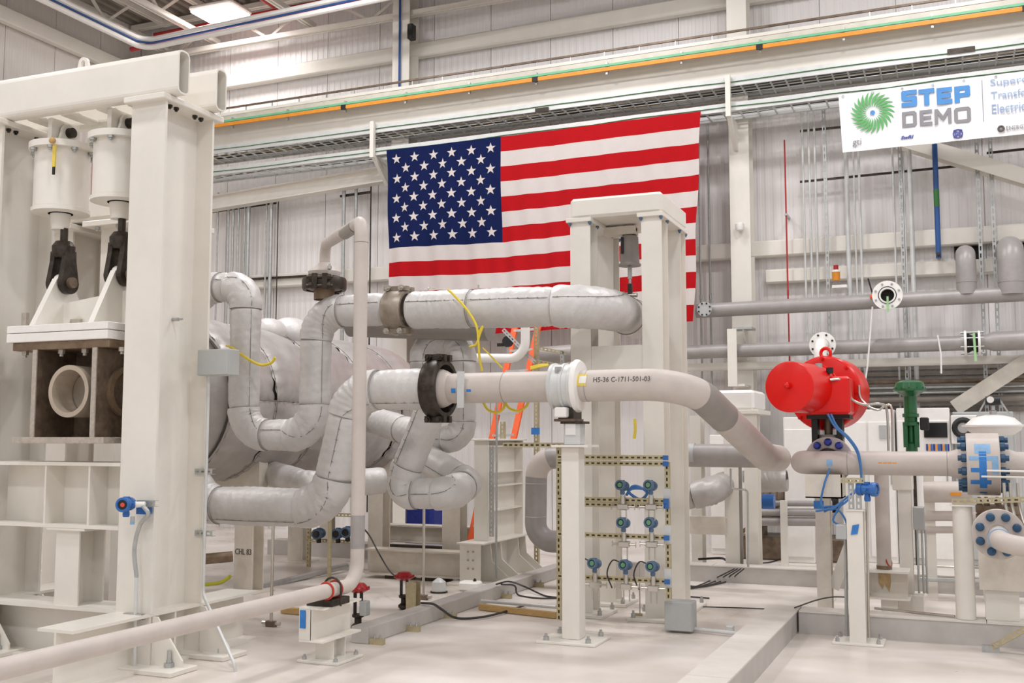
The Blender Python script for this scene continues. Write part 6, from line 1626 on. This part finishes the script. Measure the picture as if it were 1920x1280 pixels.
# wood blocks and floor conduit
single(MB().bar(at(900, 1137, Z=.03), at(1043, 1153, Z=.03), .05, .05), 'wood_batten', 'wood', 'wooden batten on the floor left of the square post', 'wood')
conduit('floor_conduit', [at(902, 1130, Z=.05)+V(0, 0, .02), at(1043, 1142, Z=.05)+V(0, 0, .02)], .016, 'galv_light', 'thin conduit lying along the wooden batten', 'conduit')
single(MB().bar(at(530, 1143, Z=.03), at(578, 1147, Z=.03), .06, .05), 'wood_batten', 'wood', 'short wooden batten behind the pipe stand', 'wood')
conduit('floor_conduit', [at(1295, 1178, Z=.03), at(1410, 1190, Z=.03)], .016, 'galv_light', 'white conduit running right from the grey floor box', 'conduit')
single(MB().cbox(*(lambda p: (p.x-.03, p.x+.03, p.y-.04, p.y+.04, 0, .06))(at(1369, 1186, Z=0)), .006), 'conduit_strap', 'galv_light', 'small strap over the white floor conduit', 'clip')
# cables over the box beam and on the floor
def fcable(pts, label, r=.009, m='black_cable'):
    conduit('floor_cable', spline([at(x, y, Z=z) for x, y, z in pts], 8), r, m, label, 'cable', n=6)
fcable([(790, 1130, .15), (812, 1132, .16), (828, 1142, .12), (855, 1158, .02), (900, 1157, .02), (945, 1147, .02), (985, 1134, .02)], 'black cable crossing the box beam and looping on the floor', .011)
fcable([(930, 1095, .15), (955, 1090, .18), (985, 1100, .06), (1020, 1116, .012), (1046, 1120, .012)], 'upper black cable from the box beam toward the square post')
fcable([(940, 1095, .16), (965, 1098, .1), (972, 1115, .012), (1010, 1121, .012), (1046, 1121, .012)], 'lower black cable from the box beam toward the square post')
for i in range(4): fcable([(1395-i*6, 1066, .2), (1380-i*9, 1078, .1), (1372-i*12, 1086, .02), (1340-i*12, 1096+i, .012), (1290, 1104-i*3, .012)], 'black cable hanging over the rear curb, %s from the right' % ('first', 'second', 'third', 'fourth')[i], .007)
fcable([(1312, 1137, .01), (1380, 1139, .01), (1460, 1142, .01)], 'thin dark cable along the floor left of the curb corner', .006)
fcable([(1490, 1139, .2), (1530, 1125, .2), (1560, 1119, .2), (1590, 1119, .2)], 'thin dark cable over the curb by the taped post', .006)
fcable([(1290, 1118, .01), (1330, 1121, .01)], 'short cable end on the floor by the grey floor box', .008)
fcable([(1540, 1030, .01), (1500, 1035, .01), (1450, 1052, .01), (1430, 1055, .01)], 'black cable on the floor between the rear frame and the valve', .009)
fcable([(668, 980, .75), (690, 1000, .7), (712, 1040, .4), (735, 1075, .25), (760, 1085, .2)], 'dark cable drooping behind the thin riser', .008)
# skid details at right rear
conduit('floor_tube', [at(1640, 1140, Z=.19), at(1790, 1155, Z=.2)], .01, 'stainless', 'thin tubing along the top of the right curb', 'tubing')
conduit('floor_tube', [at(1720, 1085, Z=.2), at(1915, 1092, Z=.2)], .022, 'galvanised', 'galvanised pipe low behind the round post', 'pipe')
conduit('floor_tube', [at(1735, 1061, Z=.3), at(1915, 1066, Z=.3)], .012, 'stainless', 'thin steel tube low behind the round post', 'tubing')
# ================================================================ LADDER, WHITE PIPE, STRUTS BEHIND THE BARE PIPE
ld = thing('step_ladder', 'orange fibreglass ladder standing behind the bare pipe', 'ladder', (-5, 12.5, 0))
LT, LB = (at(966, 612, Y=13.0), at(1010, 608, Y=13.0)), (at(905, 905, Y=12.2), at(945, 905, Y=12.2))
for s in (0, 1):
    a_, b_ = LT[s], LB[s]; d = (b_-a_); b2 = a_+d*((a_.z)/(a_.z-b_.z))
    MB().channel(b2, a_, .075, .04, .006, up=(0, -1, .2)).build('side_rail', 'orange_fg', ld)
for k in range(11):
    t_ = .02+k*.09; p0, p1 = [a_+(b_-a_)*((a_.z)/(a_.z-b_.z))*t_ for a_, b_ in zip(LT, LB)]
    MB().bar(p0, p1, .05, .03).build('rung', 'galv_light', ld)
p0 = LT[0].lerp(LB[0], .68); p1 = LT[1].lerp(LB[1], .66)
MB().bar(p0.lerp(p1, .45)+V(0, -.05, .1), p0.lerp(p1, .45)+V(0, -.05, -.05), .09, .01, (0, -1, 0)).build('label', 'white_label', ld)
w1 = bend([at(893, 671, Y=11.8), at(985, 672, Y=11.8), at(985, 560, Y=11.8)], .2, 10)
conduit('white_pipe', w1, .055, 'white_paint', 'bright white pipe with an elbow rising behind the bare pipe', 'pipe', n=24)
for px, y0, y1, Y, lab in ((1006, 610, 832, 12.0, 'tall olive strut left of the front post behind the bare pipe'), (943, 790, 830, 11.9, 'short olive strut at the ladder foot'),):
    p = at(px, y0, Y=Y); single(MB().strut((p.x, Y, 0), (p.x, Y, p.z), (0, -1, 0), w=.055, d=.05), 'strut_post', 'strut_zinc', lab, 'strut')
single(MB().strut(at(944, 618, Y=11.9), at(1004, 680, Y=11.9), (0, -1, .2), w=.045), 'strut_brace', 'galvanised', 'slanting strut brace crossing the white pipe', 'strut')
q0, q1 = at(1006, 652, Y=11.9), at(1062, 662, Y=11.9)
t = thing('strut_bracket', 'strut bracket cluster above the pale pipe clamp', 'bracket', q0)
for dz in (0, -.16): MB().strut(q0+V(0, 0, dz), q1+V(0, 0, dz), (0, -1, 0)).build('arm', 'strut_zinc', t)
MB().strut(q1+V(-.05, 0, -.22), q1+V(-.05, 0, .03), (0, -1, 0)).build('link', 'galvanised', t)
t = thing('back_pipe', 'grey pipe behind the strut bracket', 'pipe', at(1037, 665, Y=13.5))
q0, q1 = at(1000, 668, Y=13.5), at(1075, 662, Y=13.5)
MB().tube([q0, q1], .12, 20).build('pipe_run', 'pipe_grey', t)
MB().box(q1.x-.08, q1.x-.0, 13.46, 13.54, 0, q1.z-.1).build('support_post', 'cream_scuffed', t)
q = at(1006, 808, Y=12.0); single(MB().box(q.x-.05, q.x+.05, 11.95, 11.98, q.z-.04, q.z+.04), 'blue_plate', 'blue_tape', 'small blue plate at the foot of the olive strut', 'plate')
q = at(952, 640, Y=12.5); t = thing('gauge', 'black pressure gauge above the white pipe', 'gauge', q); MB().lathe([(0, .02), (.07, .02), (.075, 0), (.07, -.03), (0, -.03)], q, (0, -1, 0), n=24).build('dial', 'black_rubber', t); MB().cyl(q-V(0, 0, .2), q, .015, n=8).build('stem', 'galvanised', t); MB().box(q.x-.14, q.x-.06, 12.48, 12.52, q.z-.06, q.z-.02).build('cock', 'black_rubber', t)
# yellow cords
def cord(pts, Y, label, r=.011, m='yellow_cord'): conduit('yellow_cord', spline([at(x, y, Y=Y) for x, y in pts], 8), r, m, label, 'cord', n=7)
cord([(840, 543), (850, 552), (875, 580), (893, 610), (897, 640), (899, 670), (904, 696)], 8.55, 'yellow cord draped over the long lagged pipe')
cord([(897, 625), (905, 612), (900, 625), (893, 645), (880, 650)], 8.55, 'yellow cord loop knotted under the long lagged pipe')
cord([(905, 652), (925, 672), (942, 690)], 8.7, 'thin yellow rope slanting down to the bare pipe', .007)
cord([(905, 752), (915, 768), (932, 773), (944, 765), (946, 752)], 8.3, 'yellow cord loop hanging under the bare pipe, left', .011)
cord([(946, 752), (955, 765), (972, 770), (986, 762), (991, 752)], 8.3, 'yellow cord loop hanging under the bare pipe, right', .011)
for k in range(3): cord([(995, 692-k*2), (1010, 688-k*2), (1028, 685-k)], 8.15+.02*k, 'yellow cord lying on the bare pipe, %s strand' % ('lower', 'middle', 'upper')[k], .008)
cord([(424, 648), (436, 652), (452, 664), (470, 676)], 8.63, 'yellow tie tail left of its knot on the lagged leg', .010)
cord([(452, 664), (470, 676), (490, 684), (508, 680), (516, 670)], 8.625, 'thick yellow strap tied across the lagged leg', .014)
cord([(381, 975), (380, 1010), (379, 1060), (380, 1092), (400, 1094), (418, 1090), (432, 1080)], 9.3, 'yellow green webbing strap beside the front column foot', .020, 'yellow_strap')
cord([(1092, 795), (1093, 815), (1091, 838)], 8.9, 'yellow cord bundle on the left column of the hanger frame', .012)
cord([(1190, 785), (1191, 805), (1189, 822)], 9.2, 'yellow chain hanging inside the hanger frame', .013)
# tubing over the long pipe
conduit('sense_tube', bend([at(802, 552, Y=8.8), at(802, 538, Y=8.8), at(840, 545, Y=8.8), at(1000, 540, Y=8.8)], .03), .006, 'stainless', 'thin sensing tube along the top of the long lagged pipe', 'tubing', n=6)
q = at(897, 540, Y=8.8); single(MB().hexbolt(q-V(0, 0, .05), (0, 0, 1), .014, .08), 'tube_union', 'stainless', 'small tube union standing on the long lagged pipe', 'fitting')
# ================================================================ THE REAR RIGHT: cabinets along the wall
def cabinet(px0, px1, pyt, Y, label, m='white_paint', h=None, doors=2, depth=.5):
    a_, b_ = at(px0, pyt, Y=Y), at(px1, pyt, Y=Y); t = thing('wall_cabinet', label, 'cabinet', ((a_.x+b_.x)/2, Y, 0))
    MB().cbox(a_.x, b_.x, Y, Y+depth, 0, a_.z, .01).build('carcass', m, t)
    for k in range(doors):
        x0 = a_.x+(b_.x-a_.x)*k/doors+.012; x1 = a_.x+(b_.x-a_.x)*(k+1)/doors-.012
        d = MB().cbox(x0, x1, Y-.02, Y, .08, a_.z-.16, .006).build('door', m, t)
        MB().box(x1-.05, x1-.03, Y-.04, Y-.02, 1.0, 1.15).build('handle', 'galvanised', d)
    return t, a_, b_
t, a_, b_ = cabinet(1574, 1676, 768, 14.6, 'wide white electrical cabinet behind the red actuator')
MB().box(at(1648, 800, Y=14.57).x, at(1668, 800, Y=14.57).x, 14.565, 14.58, at(1650, 822, Y=14.57).z, at(1650, 797, Y=14.57).z).build('vent', 'box_grey', t)
t, a_, b_ = cabinet(1680, 1780, 765, 14.6, 'white cabinet with a dark window behind the green actuator', doors=1)
x0, x1 = at(1732, 800, Y=14.55).x, at(1776, 800, Y=14.55).x
MB().box(x0, x1, 14.55, 14.58, at(1750, 820, Y=14.55).z, at(1750, 792, Y=14.55).z).build('window', 'glass_dark', t)
MB().box(at(1682, 0, Y=14.55).x, at(1688, 0, Y=14.55).x, 14.54, 14.6, 0, 2.2).build('frame_post', 'dark_steel', t)
for k in range(10): MB().box(x0+.02+k*.028, x0+.04+k*.028, 14.55, 14.57, at(1750, 845, Y=14.55).z, at(1750, 832, Y=14.55).z).build('terminal', ('blue_tarp', 'orange_bar', 'blue_tx')[k % 3], t)
cabinet(1785, 1900, 772, 14.7, 'plain grey panel cabinet at the far right', 'box_grey', doors=2)
q = at(1806, 802, Y=14.5); t = thing('hose_reel', 'dark hose reel on the grey panel at far right', 'reel', q); MB().torus(q, (0, 1, 0), .1, .035, 20, 8).build('coil', 'black_rubber', t); MB().cbox(q.x-.14, q.x+.18, 14.55, 14.66, q.z-.2, q.z+.16, .01).build('back_plate', 'white_paint', t)
cabinet(1468, 1522, 782, 14.2, 'white cabinet below the red drum', doors=1)
cabinet(1330, 1400, 815, 14.8, 'white cabinet behind the sloping bare pipe', doors=1)
# louvred panels and pipes in front of the lower wall
for i, (yv, r, m) in enumerate(((716, .03, 'brown_steel'), (727, .02, 'galvanised'), (737, .02, 'galvanised'), (750, .04, 'deck_dark'))):
    conduit('wall_pipe', [at(1490, yv+3, Y=15.6), at(1930, yv-4, Y=15.6)], r, m, 'thin horizontal pipe low on the wall behind the green actuator, %s of four' % ('top', 'second', 'third', 'lowest')[i], 'pipe')
# under the vessel: tarps, cartons and equipment glimpsed between the legs
q = at(790, 965, Y=13.2); single(MB().cbox(q.x-.22, q.x+.22, 13.1, 13.5, 0, .75, .05), 'blue_drum_cover', 'blue_tarp', 'blue covered crate glimpsed under the folded pipe', 'crate')
q = at(868, 960, Y=13.6); single(MB().cbox(q.x-.12, q.x+.45, 13.5, 13.9, 0, .9, .02), 'white_crate', 'white_paint', 'white cabinet glimpsed left of the steel tower', 'cabinet')
for px, py, lab in ((598, 1000, 'left'), (634, 1000, 'middle'), (652, 997, 'right')):
    p = at(px, py, Y=11.3); t = thing('low_transmitter', 'dark blue transmitter on the low rack behind the thin riser, %s' % lab, 'transmitter', p, 'dark blue transmitters behind the thin riser')
    transmitter(t, p, (.2, -.97, 0), 1.5, 'blue_slate', 'dark_steel', 'glass_dark')
z = at(630, 1012, Y=11.35).z
t = thing('low_rack', 'slotted strut rack low behind the thin riser', 'rack', at(630, 1020, Y=11.4))
for zz in (z-.02, z+.30): MB().strut((at(575, 1000, Y=11.4).x, 11.4, zz), (at(665, 1000, Y=11.4).x, 11.4, zz), (0, -1, 0)).build('rail', 'strut_zinc', t)
for px in (578, 663): MB().strut((at(px, 1000, Y=11.42).x, 11.44, 0), (at(px, 1000, Y=11.42).x, 11.44, z+.32), (0, -1, 0)).build('upright', 'strut_zinc', t)
# things seen through the opening of the left frame
for i, px in enumerate((86, 99)):
    q = at(px, 1066, Y=8.45); t = thing('green_capped_bottle', 'white fitting with a green cap seen through the left frame, %s' % ('left', 'right')[i], 'fitting', q)
    MB().cyl((q.x, 8.45, q.z-.16), (q.x, 8.45, q.z-.03), .05, n=16).build('body', 'white_paint', t); MB().cyl((q.x, 8.45, q.z-.03), (q.x, 8.45, q.z+.05), .035, n=12).build('cap', 'green_cap', t)
q0, q1 = at(70, 1105, Y=8.4), at(240, 1085, Y=8.9)
single(MB().bar(V(q0.x, 8.4, .30), V(q1.x, 8.9, .30), .35, .06), 'low_bench', 'cream_paint', 'low pale beam seen through the left frame', 'beam')
conduit('banded_pipe', [at(180, 1074, Y=9.2), at(250, 1068, Y=9.4)], .055, 'pipe_beige', 'pale pipe with red bands seen through the left frame', 'pipe', n=16)
for px in (183, 192): q = at(px, 1073, Y=9.22); single(MB().torus(q, (1, .1, 0), .056, .009, 20, 6), 'red_band', 'band_red', '%s red band on the pale pipe in the left frame opening' % ('left' if px < 190 else 'right'), 'band')

# dim machinery low behind the white frame
m0 = at(1480, 945, Y=14.6)
t = thing('brown_machine', 'dim brown pump skid low behind the three thin pipes', 'pump', (m0.x, 14.7, 0))
MB().cyl((m0.x-.5, 14.75, .75), (m0.x+.35, 14.75, .75), .26, n=24).build('motor', 'brown_steel', t)
for k in range(8): MB().torus((m0.x-.42+k*.09, 14.75, .75), (1, 0, 0), .265, .012, 24, 6).build('cooling_rib', 'brown_steel', t)
MB().cyl((m0.x+.35, 14.75, .75), (m0.x+.6, 14.75, .75), .14, n=18).build('coupling', 'black_rubber', t)
MB().cbox(m0.x-.7, m0.x+.8, 14.4, 15.1, 0, .3, .02).build('base_frame', 'brown_steel', t)
for dx in (-.4, .2): MB().box(m0.x+dx-.06, m0.x+dx+.06, 14.6, 14.9, .3, .52).build('foot', 'brown_steel', t)
MB().bar((m0.x-.6, 14.35, .35), (m0.x+.7, 14.35, 1.15), .12, .05).build('brace', 'rust_bare', t)
# pull chains and ropes on the wall pipes
for i, (xa_, ya_, xb_, yb_, lab) in enumerate(((1636, 575, 1612, 790, 'pale rope hanging from the open flange of the upper wall pipe'), (1758, 628, 1765, 700, 'thin tie hanging from the lower wall pipe'))):
    conduit('hanging_rope', [at(xa_, ya_, Y=15.02), at((xa_+xb_)/2+3, (ya_+yb_)/2, Y=15.02), at(xb_, yb_, Y=15.02)], .012, 'white_label', lab, 'rope', n=6)
q = at(1636, 556, Y=15.03); t = thing('orange_tag', 'orange float and black lever left of the open wall flange', 'float', q)
MB().sphere(q, .035, 10).build('float', 'orange_fg', t); MB().bar(q+V(.0, 0, .04), q+V(-.05, 0, .25), .02, .02).build('lever', 'black_rubber', t)
# hose and cable bits on the floor at the back
for i, (pts, lab) in enumerate((([(1460, 1010, .01), (1490, 1006, .01), (1530, 1012, .01)], 'dark hose on the floor behind the small cream post'), ([(1310, 1048, .2), (1350, 1046, .2), (1362, 1050, .2)], 'short hose lying along the rear curb'))):
    conduit('floor_hose', spline([at(x, y, Z=z) for x, y, z in pts], 6), .014, 'black_rubber', lab, 'hose', n=7)
q = at(1196, 1160, Z=0); t = thing('floor_valve', 'tiny brass valve on the floor under the rack', 'valve', q)
MB().cbox(q.x-.04, q.x+.04, q.y-.02, q.y+.02, 0, .05, .006).build('body', 'strut_zinc', t); MB().cyl((q.x+.02, q.y, .05), (q.x+.02, q.y, .5), .005, n=6).build('stem_tube', 'stainless', t)
